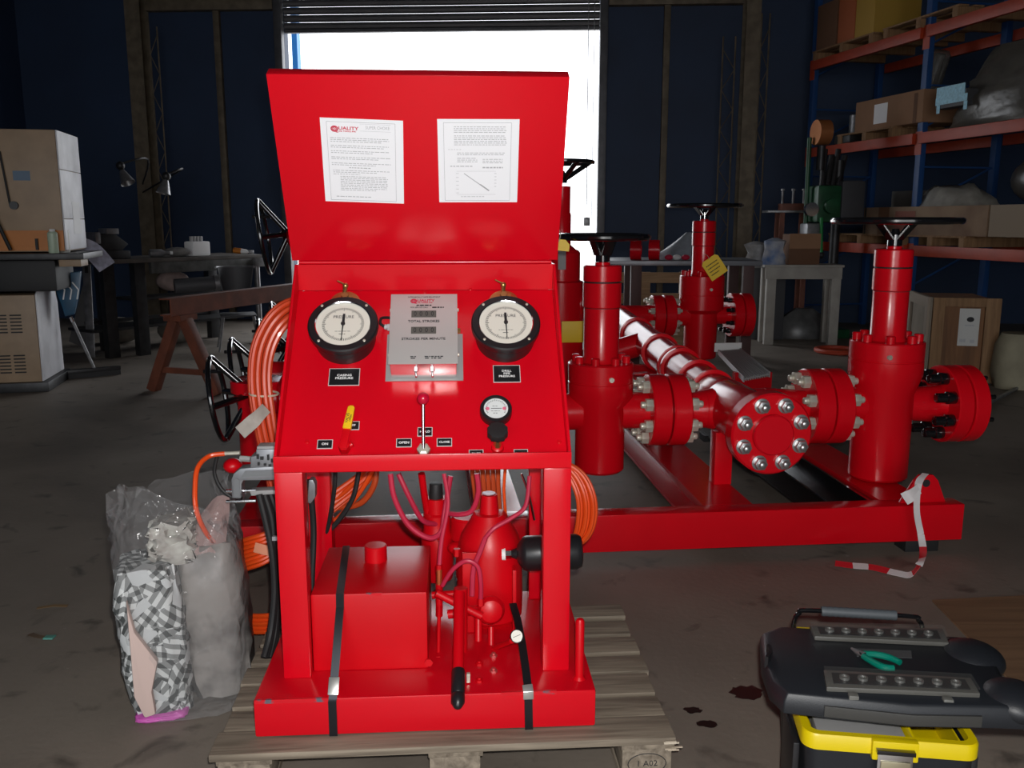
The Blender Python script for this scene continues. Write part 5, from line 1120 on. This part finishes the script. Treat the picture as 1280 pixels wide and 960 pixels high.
# dark chair with thin steel legs under the bench end
cc = gp(300, 436, 0); chf = Frame((cc.x, cc.y, 0), 20)
t = thing('plastic_chair', 'dark plastic chair with thin steel legs in front of the workbench end', 'chair', chf)
zs = at(300, 392, cc.y).z; zk = at(300, 335, cc.y).z
MB().bx(-.20, .20, -.2, .2, zs - .02, zs).build('seat', GREYD, t, .01)
rg = []
for k in range(6):
    zz = zs + .10 + (zk - zs - .10) * k / 5; rr = .14 + .07 * k / 5
    rg.append([E_((rr * math.sin(a_), .04 + .17 * math.cos(a_) * .9, zz)) for a_ in [math.radians(-80 + 16 * i) for i in range(11)]] + [E_(((rr - .012) * math.sin(a_), .04 + (.17 - .012) * math.cos(a_) * .9, zz)) for a_ in [math.radians(80 - 16 * i) for i in range(11)]])
MB()._poly(rg).build('backrest', GREYD, t)
MB().tube(spline([E_((.22 * math.sin(a_), .04 + .165 * math.cos(a_), zk + .008)) for a_ in [math.radians(-85 + 17 * i) for i in range(11)]], 2), .012, 8).build('backrest_rim', LTST, t)
for sx in (-1, 1):
    for sy in (-1, 1): MB().cyl((sx * .17, sy * .16, zs - .02), (sx * .24, sy * .24, .0005), .011, seg=8).build('leg', LTST, t)
# rusty trestle
ta, tb_ = at(212, 374, 7.65), at(372, 350, 9.5); ang = math.degrees(math.atan2(tb_.y - ta.y, tb_.x - ta.x)); TS = Frame((ta.x, ta.y, 0), ang); tlen = math.hypot(tb_.x - ta.x, tb_.y - ta.y); zt_ = .845
ts = thing('steel_trestle', 'long rusty red steel trestle beam on splayed legs in front of the workbench', 'trestle', TS)
b = MB(); b.bx(-.06, tlen, -.06, .06, zt_ - .012, zt_); b.bx(-.06, tlen, -.06, .06, zt_ - .15, zt_ - .138); b.bx(-.06, tlen, -.06, -.046, zt_ - .1375, zt_ - .0125)
b.build('beam', RUST, ts)
for x0 in (.12, tlen - .25):
    MB().bx(x0 - .11, x0 + .11, -.09, .09, zt_ - .2, zt_ - .1505).build('saddle', RUST, ts)
    for sy in (-1, 1):
        d = E_((0, sy * .30, -(zt_ - .2))); M = AX((x0, sy * .05, zt_ - .2005), d)
        MB().bx(-.045, .045, -.045, .045, .0, d.length - .006, M).build('leg', RUST, ts, .004)
    MB().bx(x0 - .02, x0 + .02, -.28, .28, .17, .22).build('cross_brace', RUST, ts)
# broom, boards and blue bag by the machine
hb = gp(118, 468, .02); bf = Frame((hb.x, hb.y, 0), 35)
t = thing('broom', 'worn push broom leaning by the machine, its head on the floor', 'broom', bf)
MB().bx(-.24, .24, -.035, .035, .05, .085).build('broom_head', DKST, t, .006); stuffp(MB().bx(-.235, .235, -.03, .03, .001, .0495).build('bristles', BLKM, t))
e = bf.I @ at(91, 402, 8.5); MB().cyl((0, 0, .085), e, .014, seg=10).build('handle', LTST, t); MB().cyl(e, e + (e - E_((0, 0, .085))).normalized() * .05, .016, seg=10).build('handle_end', CHROME, t)
d_ = gp(114, 447, 0); c = at(108, 330, d_.y + .18)
t = thing('flat_bar', 'long grey flat bar leaning upright beside the machine', 'bar'); M = AX((d_.x, d_.y, .001), c - E_((d_.x, d_.y, 0)), (0, 1, 0)); L = (c - E_((d_.x, d_.y, 0))).length
MB().bx(-.045, .045, -.006, .006, 0, L, M).build('bar_body', LTST, t, .002); MB().bx(-.018, .018, -.0085, -.0062, L - .10, L - .03, M).build('slot', BLKM, t)
d_ = gp(100, 440, 0); c = at(100, 343, d_.y + .12); M = AX((d_.x, d_.y, .0005), c - E_((d_.x, d_.y, 0)), (0, 1, 0)); L = (c - E_((d_.x, d_.y, 0))).length
solo('steel_sheet', MB().prism([(-.13, .12), (.10, .03), (.12, L), (.06, L)], M @ Matrix(((1, 0, 0, 0), (0, 0, 1, 0), (0, 1, 0, 0), (0, 0, 0, 1))), 0, .01), mat('grey_sheet', (.16, .16, .16), .5), 'pale grey tapered sheet leaning behind the broom handle', 'sheet')
c = at(84, 366, 8.35); t = thing('blue_bag', 'blue printed plastic bag hanging beside the machine above the broom', 'bag'); M = F0(c, 10)
MB().prism([(-.13, .17), (.14, .20), (.10, -.02), (.05, -.2), (-.03, -.22), (-.07, -.05)], M @ Matrix.Rotation(PI / 2, 4, 'X'), -.03, .03).build('bag_body', mat('blue_poly', (.015, .10, .20), .4, 0, .4, 8), t, .015)
sb = MB()
for k in range(3): sb.strip([E_((-.06 + k * .06, -.033, .10)), E_((-.01 + k * .06, -.033, .03)), E_((-.03 + k * .06, -.033, -.06))], (1, 0, 0), .012, .001)
me = sb.mesh('print_mark', WHITE); me.transform(M); link('print_mark', me, t)
# swing-arm lamps on the column
def alamp(px, py, D, lab, tilt):
    c = at(px, py, D); t = thing('work_lamp', lab, 'lamp'); 
    MB().lathe([(.03, .16), (.045, .12), (.085, .0), (.08, .0), (.04, .115), (.02, .15)], AX(c, (tilt, .2, 1)), 22).build('lamp_shade', LTST, t); MB().ball(c + E_((tilt * .18, .04, .2)), .05).build('lamp_neck', DKST, t)
    MB().tube(spline([c + E_((tilt * .18, .05, .22)), c + E_((.05, .5, .30)), E_((RM.M @ E_((xa, 13.15, 0))).to_tuple()) + E_((0, 0, c.z + .1))], 6), .012, 7).build('lamp_arm', DKST, t)
alamp(160, 229, 10.6, 'grey work lamp head left of the tan column above the workbench', -.5); alamp(204, 242, 10.7, 'dark work lamp head right of the tan column above the workbench', .2)
c = gp(325, 428, 0); solo('crumpled_paper', MB().ball((c.x, c.y, .07), .10, (.9, .8, .8), 9, 6), mat('white_scrap', (.45, .45, .46), .7, bump=.8, bscale=20), 'crumpled white paper on the floor under the right end of the workbench', 'paper')

# ------------------------------------------------------------------ right side of the hall
tf = at(780, 326, 9.3); RT = Frame((tf.x, tf.y, 0), -2)
t = thing('steel_table', 'dark steel table behind the farther valve with red rings on top', 'table', RT)
zt_ = tf.z; W_ = at(952, 326, 9.3).x - tf.x
MB().bx(-.15, W_, 0, .9, zt_ - .05, zt_).build('table_top', mat('bluish_table_top', (.20, .21, .23), .4, .3, .3, 5), t, .004)
for x in (.08, W_ - .18):
    for y in (.04, .78): MB().bx(x, x + .11, y, y + .09, .0005, zt_ - .0505).build('leg', mat('dark_red_leg', (.07, .03, .028), .6), t, .004)
for px, lab in ((795, 'red steel ring standing on the dark table, left of two'), (818, 'red steel ring standing on the dark table, right of two')):
    c = at(px, 315, 9.5); o = MB(); M = AX((c.x, c.y, zt_ + .105), (1, -.22, 0))
    o._poly([[M @ E_((r * math.cos(2 * PI * i / 28), r * math.sin(2 * PI * i / 28), h)) for i in range(28)] for r, h in ((.104, -.055), (.104, .055), (.05, .055), (.05, -.055), (.104, -.055))], True, False, False)
    solo('steel_ring', o, RED, lab, 'ring', 0)
c = at(852, 322, 9.7); rnd = random.Random(4)
rg = [[E_((c.x + .02 + (1 - k / 5) * .34 * math.cos(2 * PI * i / 16) * rnd.uniform(.85, 1.1) + .10 * k / 5, c.y + (1 - k / 5) * .2 * math.sin(2 * PI * i / 16), zt_ + .001 + .36 * (k / 5) ** 1.1)) for i in range(16)] for k in range(5)]
solo('plastic_cover', MB()._poly(rg), mat('bluish_film_cover', (.30, .34, .38), .35, 0, .3, 12), 'pale crumpled plastic cover heaped on the dark table left of the farther valve', 'cover', 0)
for k, (px, lab) in enumerate(((836, 'red scrap of cloth on the dark table, left of the white scrap'), (846, 'white scrap of cloth on the dark table between two red ones'), (857, 'red scrap of cloth on the dark table, right of the white scrap'))):
    q = at(px, 322, 9.42); solo('cloth_scrap', MB().ball((q.x, q.y, zt_ + .03), .045, (1, .8, .65), 10, 6), WHITE if k == 1 else INKR, lab, 'scrap', 0)
# wooden crate panel seen below that table
PALEC = wood('pale_crate_wood', (.52, .34, .19), (.34, .21, .11), 2.5, 0); cf = at(770, 352, 10.35); t = thing('slatted_crate', 'open slatted timber crate standing under and behind the dark table', 'crate', Frame((cf.x - .1, cf.y, 0), -2))
W2 = at(875, 352, 10.35).x - cf.x
for k, py in enumerate((347, 373, 398)):
    zc = at(800, py, 10.35).z; MB().bx(0, W2, 0, .025, zc - .06, zc + .06).build('slat', PALEC, t, .003)
zc = at(800, 425, 10.35).z; MB().bx(0, W2, 0, .025, max(zc - .06, .01), zc + .06).build('slat', PALEC, t, .003)
for x in (.02, W2 * .40, W2 - .14): MB().bx(x, x + .11, .026, .05, .0005, at(800, 340, 10.35).z).build('upright', PALEC, t, .003)
# white painted table, carton on it
g0 = gp(957, 431, 0); WT = Frame((g0.x, g0.y, 0), -2); zt_ = at(957, 331, g0.y).z; W3 = at(1050, 331, g0.y).x - at(951, 331, g0.y).x
t = thing('white_table', 'grey white painted table carrying a small carton in front of the drill press', 'table', WT)
MB().bx(-.07, W3 - .07, -.03, .36, zt_ - .03, zt_).build('table_top', WTBL, t, .004); MB().bx(-.05, W3 - .09, -.025, .0, zt_ - .17, zt_ - .0305).build('apron', WTBL, t, .004)
for x in (-.02, W3 - .20):
    for y in (-.0, .26): MB().bx(x, x + .11, y + .0005, y + .09, .0005, zt_ - .031).build('leg', WTBL, t, .004)
c = at(1004, 329, g0.y + .05); t = thing('carton', 'small open cardboard carton on the white painted table', 'box', Frame((c.x, c.y, zt_), 3)); w_ = .19; h_ = at(1004, 292, g0.y + .05).z - zt_
MB().bx(-w_, w_, -.02, .22, .0005, h_ * .98).build('carton_body', CARDD, t, .003); MB().bx(-w_, w_, -.026, -.0205, h_ * .52, h_).build('front_flap', CARD, t)
# red side table with bolts, rags
c = gp(985, 416, 0); st_ = Frame((c.x, c.y, 0), -3); zt_ = at(975, 263, c.y).z
t = thing('side_table', 'small rusty table with upright bolts left of the drill press', 'table', st_)
MB().bx(-.36, .24, -.05, .3, zt_ - .03, zt_).build('table_top', LTST, t, .004); MB().bx(-.16, .23, .05, .26, zt_ + .0005, zt_ + .09).build('rack_block', RUST, t, .004)
for x in (-.16, .16):
    for y in (-.02, .22): MB().bx(x - .03, x + .03, y, y + .06, .0005, zt_ - .0305).build('leg', RUST, t)
for k in range(3): MB().cyl((-.12 + k * .14, .2, zt_ + .0905), (-.12 + k * .14, .2, zt_ + .26), .016, seg=8).lathe([(.028, .26), (.028, .285)], Matrix.Translation((-.12 + k * .14, .2, zt_)), 6).build('bolt', LTST, t)
for px, py, lab, m in ((945, 318, 'pale crumpled cloth standing behind the right end of the dark table', mat('pale_rag', (.34, .34, .34), .8, 0, .4, 10)), (968, 314, 'blue and white plastic bag left of the carton', mat('blue_white_bag', (.06, .13, .30), .5, 0, 0, col2=(.45, .45, .46), vscale=6))):
    c = at(px, py, 10.9 + (px == 945) * .2); rnd = random.Random(px); b = MB(); zf = .95
    rg = [[E_((c.x + rr * math.cos(2 * PI * i / 10) * rnd.uniform(.7, 1.2), c.y + rr * .6 * math.sin(2 * PI * i / 10), c.z + h)) for i in range(10)] for rr, h in ((.13, -.16), (.15, -.08), (.10, .02), (.13, .12), (.03, .16))]
    solo('cloth_bundle', b._poly(rg), m, lab, 'cloth', 0)
c = at(955, 325, 11.45); solo('cabinet', MB().bx(c.x - .18, c.x + .26, c.y - .1, c.y + .3, .0005, at(955, 331, 10.9).z - .02), GREYD, 'low dark cabinet behind the white painted table', 'cabinet')
# drill press
c = gp(1040, 424, 0); DP = Frame((c.x, c.y, 0), 8); dl = lambda px, py: DP.at(px, py, c.y)
t = thing('drill_press', 'green drill press with a dark motor beside the orange racking', 'machine', DP)
MB().bx(-.25, .25, .02, .45, .0005, .12).build('foot', GREEN, t, .02); MB().cyl((0, .1, .12), (0, .1, dl(1040, 200).z), .06, seg=18).build('column', DKST, t)
MB().bx(dl(1014, 250).x, dl(1046, 250).x, -.12, .22, dl(1030, 278).z, dl(1030, 232).z).build('head', GREEN, t, .04); MB().cyl((dl(1030, 250).x, -.13, dl(1030, 258).z), (dl(1030, 250).x, -.20, dl(1030, 258).z), .09, seg=20).build('gear_cover', GREEN, t, .006)
MB().bx(dl(1047, 250).x, dl(1078, 250).x, -.1, .2, dl(1060, 276).z, dl(1060, 226).z).build('motor', GREYD, t, .03)
MB().cyl((dl(1005, 260).x, -.1, dl(1005, 262).z), (dl(1005, 260).x, -.16, dl(1005, 262).z), .085, seg=22).build('pulley', CHROME, t)
MB().cyl((dl(1005, 262).x, -.09, dl(1005, 262).z), (dl(1016, 262).x, -.09, dl(1016, 262).z), .04).build('spindle', DKST, t)
MB().cyl(dl(1006, 300), dl(1012, 172), .028, seg=12).build('guide_tube', GREEN, t)
a = dl(1017, 272); b_ = dl(1017, 318); MB().cyl((a.x, -.16, a.z), (b_.x, -.16, b_.z), .02, seg=10).build('feed_lever', mat('bright_green_lever', (.01, .22, .05), .4), t); MB().ball((b_.x, -.16, b_.z), .04).build('lever_knob', BLKM, t)
MB().bx(dl(1000, 290).x, dl(1022, 290).x, -.12, .1, dl(1010, 305).z, dl(1010, 279).z).build('chuck_guard', LTST, t, .03)
for k in range(4):
    a = dl(1028 + k * 7, 232); b_ = dl(1036 + k * 9, 186 + (k % 2) * 8); MB().cyl((a.x, .05, a.z), (b_.x, .12, b_.z), .035, seg=10).build('belt_guard', DKST, t)
c2 = dl(1026, 166); MB().cyl((c2.x - .09, .0, c2.z), (c2.x + .07, .0, c2.z), .15, seg=26).build('copper_drum', mat('copper_tape', (.45, .17, .06), .4, .5), t); MB().cyl((c2.x, 0, c2.z - .16), (c2.x, 0, c2.z - .45), .05).build('drum_post', DKST, t)
c = gp(1045, 441, 0); o = MB().torus(Matrix.Translation((c.x, c.y, .03)), .22, .028, 36, 8); solo('red_ring', o, mat('orange_red_ring', (.42, .05, .02), .5), 'orange red ring lying on the floor right of the white painted table', 'ring', 0)
c = gp(1005, 423, 0); rnd = random.Random(2); solo('film_bundle', MB()._poly([[E_((c.x + rr * math.cos(2 * PI * i / 14) * rnd.uniform(.75, 1.15), c.y + .1 + rr * .6 * math.sin(2 * PI * i / 14), h)) for i in range(14)] for rr, h in ((.36, .002), (.38, .10), (.27, .27), (.12, .38))]), mat('dull_film', (.12, .12, .12), .35, 0, .4, 9), 'bundle of dull plastic film on the floor under the white painted table', 'bundle', 0)

# ------------------------------------------------------------------ pallet racking with its goods
KR = 1.2
u0, u1 = E_((3.43 * KR, 10.7 * KR, 0)), E_((3.87 * KR, 8.8 * KR, 0)); rd = (u1 - u0); bay = rd.length
RK = Frame(u0, math.degrees(math.atan2(rd.y, rd.x)))        # local x runs toward the camera along the face, local y into the rack
rk = thing('pallet_rack', 'blue and orange pallet racking along the right wall', 'rack', RK)
LV = (1.212, 2.472, 3.624); DR = 1.0
for k in range(3):
    for y in (0.0, DR): MB().bx(k * bay - .045, k * bay + .045, y, y + .07, .0005, 5.0).build('upright', RACKB, rk, .004)
    b = MB()
    for j in range(9): b.cyl((k * bay, .07, .3 + j * .45), (k * bay, DR, .3 + (j + (1 if j % 2 else 0)) * .45), .012, seg=6)
    b.build('brace', RACKB, rk)
    for z in LV:
        MB().bx(k * bay - .055, k * bay + .055, -.007, -.0005, z - .24, z + .02).build('beam_bracket', RACKO, rk)
for k in range(2):
    for z in LV:
        for y in (-.0495, DR + .0705): MB().bx(k * bay + .056, (k + 1) * bay - .056, y, y + .0485, z - .12, z).build('beam', RACKO, rk, .004)
deck_m = WOODC
def goods_pallet(x0, x1, z, lab):
    t = thing('goods_pallet', lab, 'pallet', RK)
    for i in range(6): MB().bx(x0, x1, -.06 + i * .19, .06 + i * .19, z + .098, z + .118).build('plank', deck_m, t, .002)
    for x in (x0 + .02, (x0 + x1) / 2 - .04, x1 - .10): MB().bx(x, x + .08, -.06, 1.0, z + .0005, z + .0975).build('bearer', deck_m, t, .002)
    return z + .119
def crate(name, x0, x1, y0, y1, z0, h, m, lab, cat='box', bev=.004, parts=()):
    t = thing(name, lab, cat, RK); MB().bx(x0, x1, y0, y1, z0, z0 + h).build('box_body', m, t, bev)
    for (a0, a1, b0, b1, mm, nm) in parts: MB().bx(a0, a1, y0 - .003, y0 - .0005, b0, b1).build(nm, mm, t)
    return t
rx = lambda px, py, Dg: None
def rloc(px, py):
    # point on the rack's front face seen at this pixel
    q = RK.pl(px, py, (0, -.05, 0), (0, 1, 0)); return q.x, q.z
p3 = goods_pallet(.07, 1.43, LV[2], 'timber pallet on the top rack level under the brown and orange boxes')
p3b = goods_pallet(1.60, 2.9, LV[2], 'timber pallet on the top rack level, nearer the camera')
crate('carton', .12, .58, -.04, .6, p3, .57, CARDD, 'brown carton at the far end of the top rack level'); crate('carton', .62, .98, -.04, .6, p3, .59, mat('orange_carton', (.40, .10, .03), .7), 'orange brown carton in the middle of the top rack level'); crate('carton', 1.00, 1.39, -.04, .6, p3, .62, mat('yellow_carton', (.45, .27, .04), .7), 'yellow carton on the top rack level')
p2 = goods_pallet(.78, 1.95, LV[1], 'timber pallet on the middle rack level under the long labelled carton')
xA, zA = rloc(1068, 140); xB, zB = rloc(1152, 130)
crate('carton', xA, xB, -.03, .58, p2, .36, CARD, 'long brown carton with a white label on the middle rack level', parts=((xA + (xB - xA) * .30, xA + (xB - xA) * .50, p2 + .06, p2 + .29, WHITE, 'paper_label'), (xB - .16, xB - .10, p2 + .0, p2 + .33, CARDD, 'tape_seam')))
xC, _ = rloc(1052, 140); o = MB().lathe([(.12, 0), (.12, .24), (.11, .25)], Matrix.Translation((xC + .02, .2, LV[1] + .1205)), 20); t = thing('paint_tin', 'grey tin at the far end of the middle rack level', 'tin', RK); o.build('tin_body', LTST, t); MB().bx(xC - .16, xC + .2, -.04, .5, LV[1] + .0005, LV[1] + .1195).build('tin_board', DKST, t, .03)
xC, _ = rloc(1072, 110); t = thing('wrapped_tube', 'film wrapped long part leaning up behind the labelled carton', 'tube', RK)
MB().lathe([(.10, 0), (.13, .2), (.11, .6), (.12, .95), (.09, 1.0)], AX((xC + .1, .78, p2), (.36, 0, 1)), 9).build('tube_body', FILMD, t); MB().lathe([(.06, .02), (.06, .96)], AX((xC + .1, .78, p2), (.36, 0, 1)), 9).build('tube_core', GREYD, t)
# big film-wrapped bundle with a bright label
x0_, _ = rloc(1162, 150); rnd = random.Random(21)
t = thing('wrapped_bundle', 'large film wrapped bundle with a bright pale blue sticker on the middle rack level', 'bundle', RK)
rg = []
for k in range(13):
    f = k / 12; z = LV[1] + .002 + .80 * f; hx_ = (1.9 * (1 - f * .30)) / 2; hy_ = .5 * (1 - .4 * f * f)
    rg.append([E_((x0_ + .93 + .20 * f + hx_ * math.copysign(abs(math.cos(a_)) ** .6, math.cos(a_)) + rnd.uniform(-.04, .04), .46 + hy_ * math.copysign(abs(math.sin(a_)) ** .7, math.sin(a_)) + rnd.uniform(-.04, .04), z)) for a_ in [2 * PI * i / 26 for i in range(26)]])
MB()._poly(rg).build('film_wrap', mat('grey_film_wrap', (.11, .10, .085), .28, 0, .35, 5, bump=.5, bscale=9), t, 0, 55)
xs, zs_ = rloc(1174, 143); xe, ze = rloc(1214, 104)
STK = mat('retroreflective_sticker', (.30, .62, .78), .5, 0, .25, 40)
MB().bx(xs, xe - .02, -.105, -.1, zs_ + (ze - zs_) * .35, ze + .01).build('sticker', STK, t); MB().bx(xs + .0, xe + .03, -.109, -.1055, zs_ + (ze - zs_) * .33, zs_ + (ze - zs_) * .62).build('sticker', STK, t)
for xx in (xs + .02, xe - .02): MB().bx(xx, xx + .05, -.105, -.1, zs_, zs_ + (ze - zs_) * .325).build('sticker', STK, t)
MB().bx(xs, xe, -.0995, .05, zs_ + .05, ze - .05).build('sticker_board', GREYD, t)
# lower beam level
p1 = goods_pallet(.72, 2.10, LV[0], 'timber pallet on the lowest rack level under the long stained carton'); p1b = goods_pallet(2.17, 3.3, LV[0], 'timber pallet on the lowest rack level, nearest the camera')
xA, _ = rloc(1090, 265); xB, _ = rloc(1236, 265)
xA = rloc(1081, 265)[0]
zA = rloc(1160, 285)[1]
crate('long_carton', xA, xB, -.06, .75, p1, .32, mat('stained_carton', (.28, .19, .12), .8, 0, 0, col2=(.16, .09, .055), vscale=2.2), 'long stained tan carton on the lowest rack level', parts=((xA + .30, xA + .50, p1 + .0, p1 + .32, CARDD, 'dark_stain_panel'), (xA + .62, xA + .98, p1 + .05, p1 + .27, mat('faded_red_print', (.24, .085, .06), .8), 'red_print'), (xA + .02, xA + .05, p1, p1 + .32, BLKM, 'binding_strip')))
crate('long_carton', xB + .03, xB + 1.0, -.06, .75, p1b, .32, mat('pale_carton', (.26, .20, .14), .8), 'pale carton beside the stained one on the lowest rack level')
xC, _ = rloc(1100, 240); crate('grey_box', xA + .02, xA + .48, .3, .7, p1 + .3205, .2, mat('grey_box_paint', (.10, .095, .085), .6), 'small dark grey box standing on the far end of the long stained carton')
xs, zs_ = rloc(1128, 243); xe, ze = rloc(1206, 212); rnd = random.Random(33); zf = p1 + .3205
rg = [[E_(((xs + xe) / 2 + .05 - .08 * k / 4 + (xe - xs) * .56 * (1 - .5 * (k / 4) ** 2) * math.cos(a_) * rnd.uniform(.85, 1.12), .25 + .28 * (1 - .4 * k / 4) * math.sin(a_), zf + .22 * k / 4 + (rnd.uniform(-.03, .03) if k else 0))) for a_ in [2 * PI * i / 18 for i in range(18)]] for k in range(5)]
t = thing('crumpled_sheet', 'pale crumpled plastic sheet lying on the long stained carton', 'sheet', RK); MB()._poly(rg).build('sheet_folds', mat('pale_sheet', (.34, .32, .28), .5, 0, .35, 7, bump=.5, bscale=10), t, 0, 70)
xs, _ = rloc(1240, 230); t = thing('wrapped_part', 'dark round film wrapped part behind the crumpled sheet on the lowest rack level', 'bundle', RK); MB().ball((xs + .1, .55, zf + .26), .36, (1.2, .8, .72), 18, 12).build('wrap', mat('dark_wrap', (.055, .05, .045), .3, bump=.4, bscale=9), t)
# packing crate on the floor below
c0 = gp(1159, 478, 0); CR = Frame((c0.x, c0.y, 0), -12); zt_ = at(1159, 372, c0.y).z; cw = (CR.at(1250, 420, c0.y - .15).x)
t = thing('packing_crate', 'brown plywood packing crate with a white notice on the floor under the racking', 'crate', CR)
MB().bx(.03, cw - .03, .03, .85, .03, zt_ - .02).build('panel', wood('crate_ply', (.22, .10, .04), (.12, .055, .025), 1.4, 2), t)
for x0, x1 in ((0, .10), (cw - .13, cw)): MB().bx(x0, x1, -.002, .0295, .01, zt_).build('batten', WOODC, t, .003)
MB().bx(.101, cw - .131, -.002, .0295, .01, .11).build('batten', WOODC, t, .003); MB().bx(.101, cw - .131, -.002, .0295, zt_ - .08, zt_).build('batten', WOODC, t, .003)
MB().bx(-.02, -.0005, .03, .85, .01, zt_).build('side_board', mat('pale_side_board', (.25, .21, .16), .8, 0, .2, 4), t, .003)
for y0 in (.03, .75): MB().bx(-.045, -.0205, y0, y0 + .1, .01, zt_).build('batten', mat('pale_batten', (.28, .23, .18), .8), t, .003)
MB().bx(-.045, -.0205, .1305, .7495, zt_ - .1, zt_).build('batten', MATS['pale_batten'], t, .003)
q0, q1 = CR.pl(1196, 432, (0, .028, 0), (0, 1, 0)), CR.pl(1226, 386, (0, .028, 0), (0, 1, 0))
nt_ = MB().bx(q0.x, q1.x, .026, .0285, q0.z, q1.z).build('notice', mat('notice_paper', (.55, .55, .53), .6), t)
Mn = Matrix.Translation(((q0.x + q1.x) / 2, .0256, (q0.z + q1.z) / 2)) @ Matrix.Rotation(PI / 2, 4, 'X'); hw_ = (q1.x - q0.x) / 2; hh_ = (q1.z - q0.z) / 2
MB().lathe([(hw_ * .36, 0), (hw_ * .36, .0004)], Mn @ Matrix.Translation((hw_ * .1, hh_ * .42, 0)) @ Matrix.Diagonal((1, .75, 1, 1)), 18).build('notice_emblem', INKD, nt_); lines(nt_, Mn, [(-hw_ * .4, hw_ * .5, hh_ * .1, .012, 1), (-hw_ * .8, -hw_ * .2, -hh_ * .72, .03, 1), (hw_ * .2, hw_ * .7, -hh_ * .75, .03, 1)], INK)
MB().bx(.0, cw, .0, .85, .0002, .0098).build('crate_skid', DKST, t)
c = gp(1292, 490, 0); rnd = random.Random(8)
t = thing('paper_sack', 'beige sack with a white cloth slumped on the floor at the right edge', 'sack'); MB()._poly([[E_((c.x + rr * math.copysign(abs(math.cos(a_)) ** .6, math.cos(a_)) * rnd.uniform(.92, 1.05), c.y + .2 + rr * .6 * math.sin(a_), h)) for a_ in [2 * PI * i / 16 for i in range(16)]] for rr, h in ((.24, .002), (.27, .15), (.25, .40), (.22, .50))]).build('sack_body', mat('beige_sack', (.32, .29, .20), .8, 0, .25, 6), t, 0, 60)
MB().ball((c.x + .20, c.y - .12, .26), .16, (1, .6, 1), 12, 8).build('white_cloth', mat('grey_white_cloth', (.45, .45, .42), .8, bump=.6, bscale=12), t); MB().ball((c.x + .15, c.y + .15, .55), .17, (1.2, .8, .5), 12, 8).build('dark_cap', BLKM, t)
solo('floor_bar', MB().cyl(gp(1220, 512, .02), gp(1285, 478, .02), .016, seg=8), LTST, 'steel bar lying on the floor right of the large valve flange', 'bar', 0)

# ------------------------------------------------------------------ groups for things that repeat
GROUPS = {'oil_stain': 'dark oil stains by the pallet', 'goods_pallet': 'timber pallets on the racking', 'carton': 'cardboard cartons on the rack and table', 'long_carton': 'long cartons on the lowest rack level', 'lattice_mast': 'lattice masts on the back wall',
          'packing_strap': 'steel bands holding the console to the pallet', 'hose_coil': 'orange hose coils at the console', 'steel_ring': 'red rings on the dark table', 'sack': 'sacks under the workbench', 'work_lamp': 'lamps on the wall column',
          'spray_can': 'spray cans on the machine table', 'hang_tag': 'yellow tags on the valves', 'cloth_scrap': 'cloth scraps on the dark table', 'cloth_bundle': 'rags beside the carton'}
for o in list(COL.objects):
    if o.get('category'):
        g_ = GROUPS.get(o.name.split('.')[0])
        if g_: o['group'] = g_
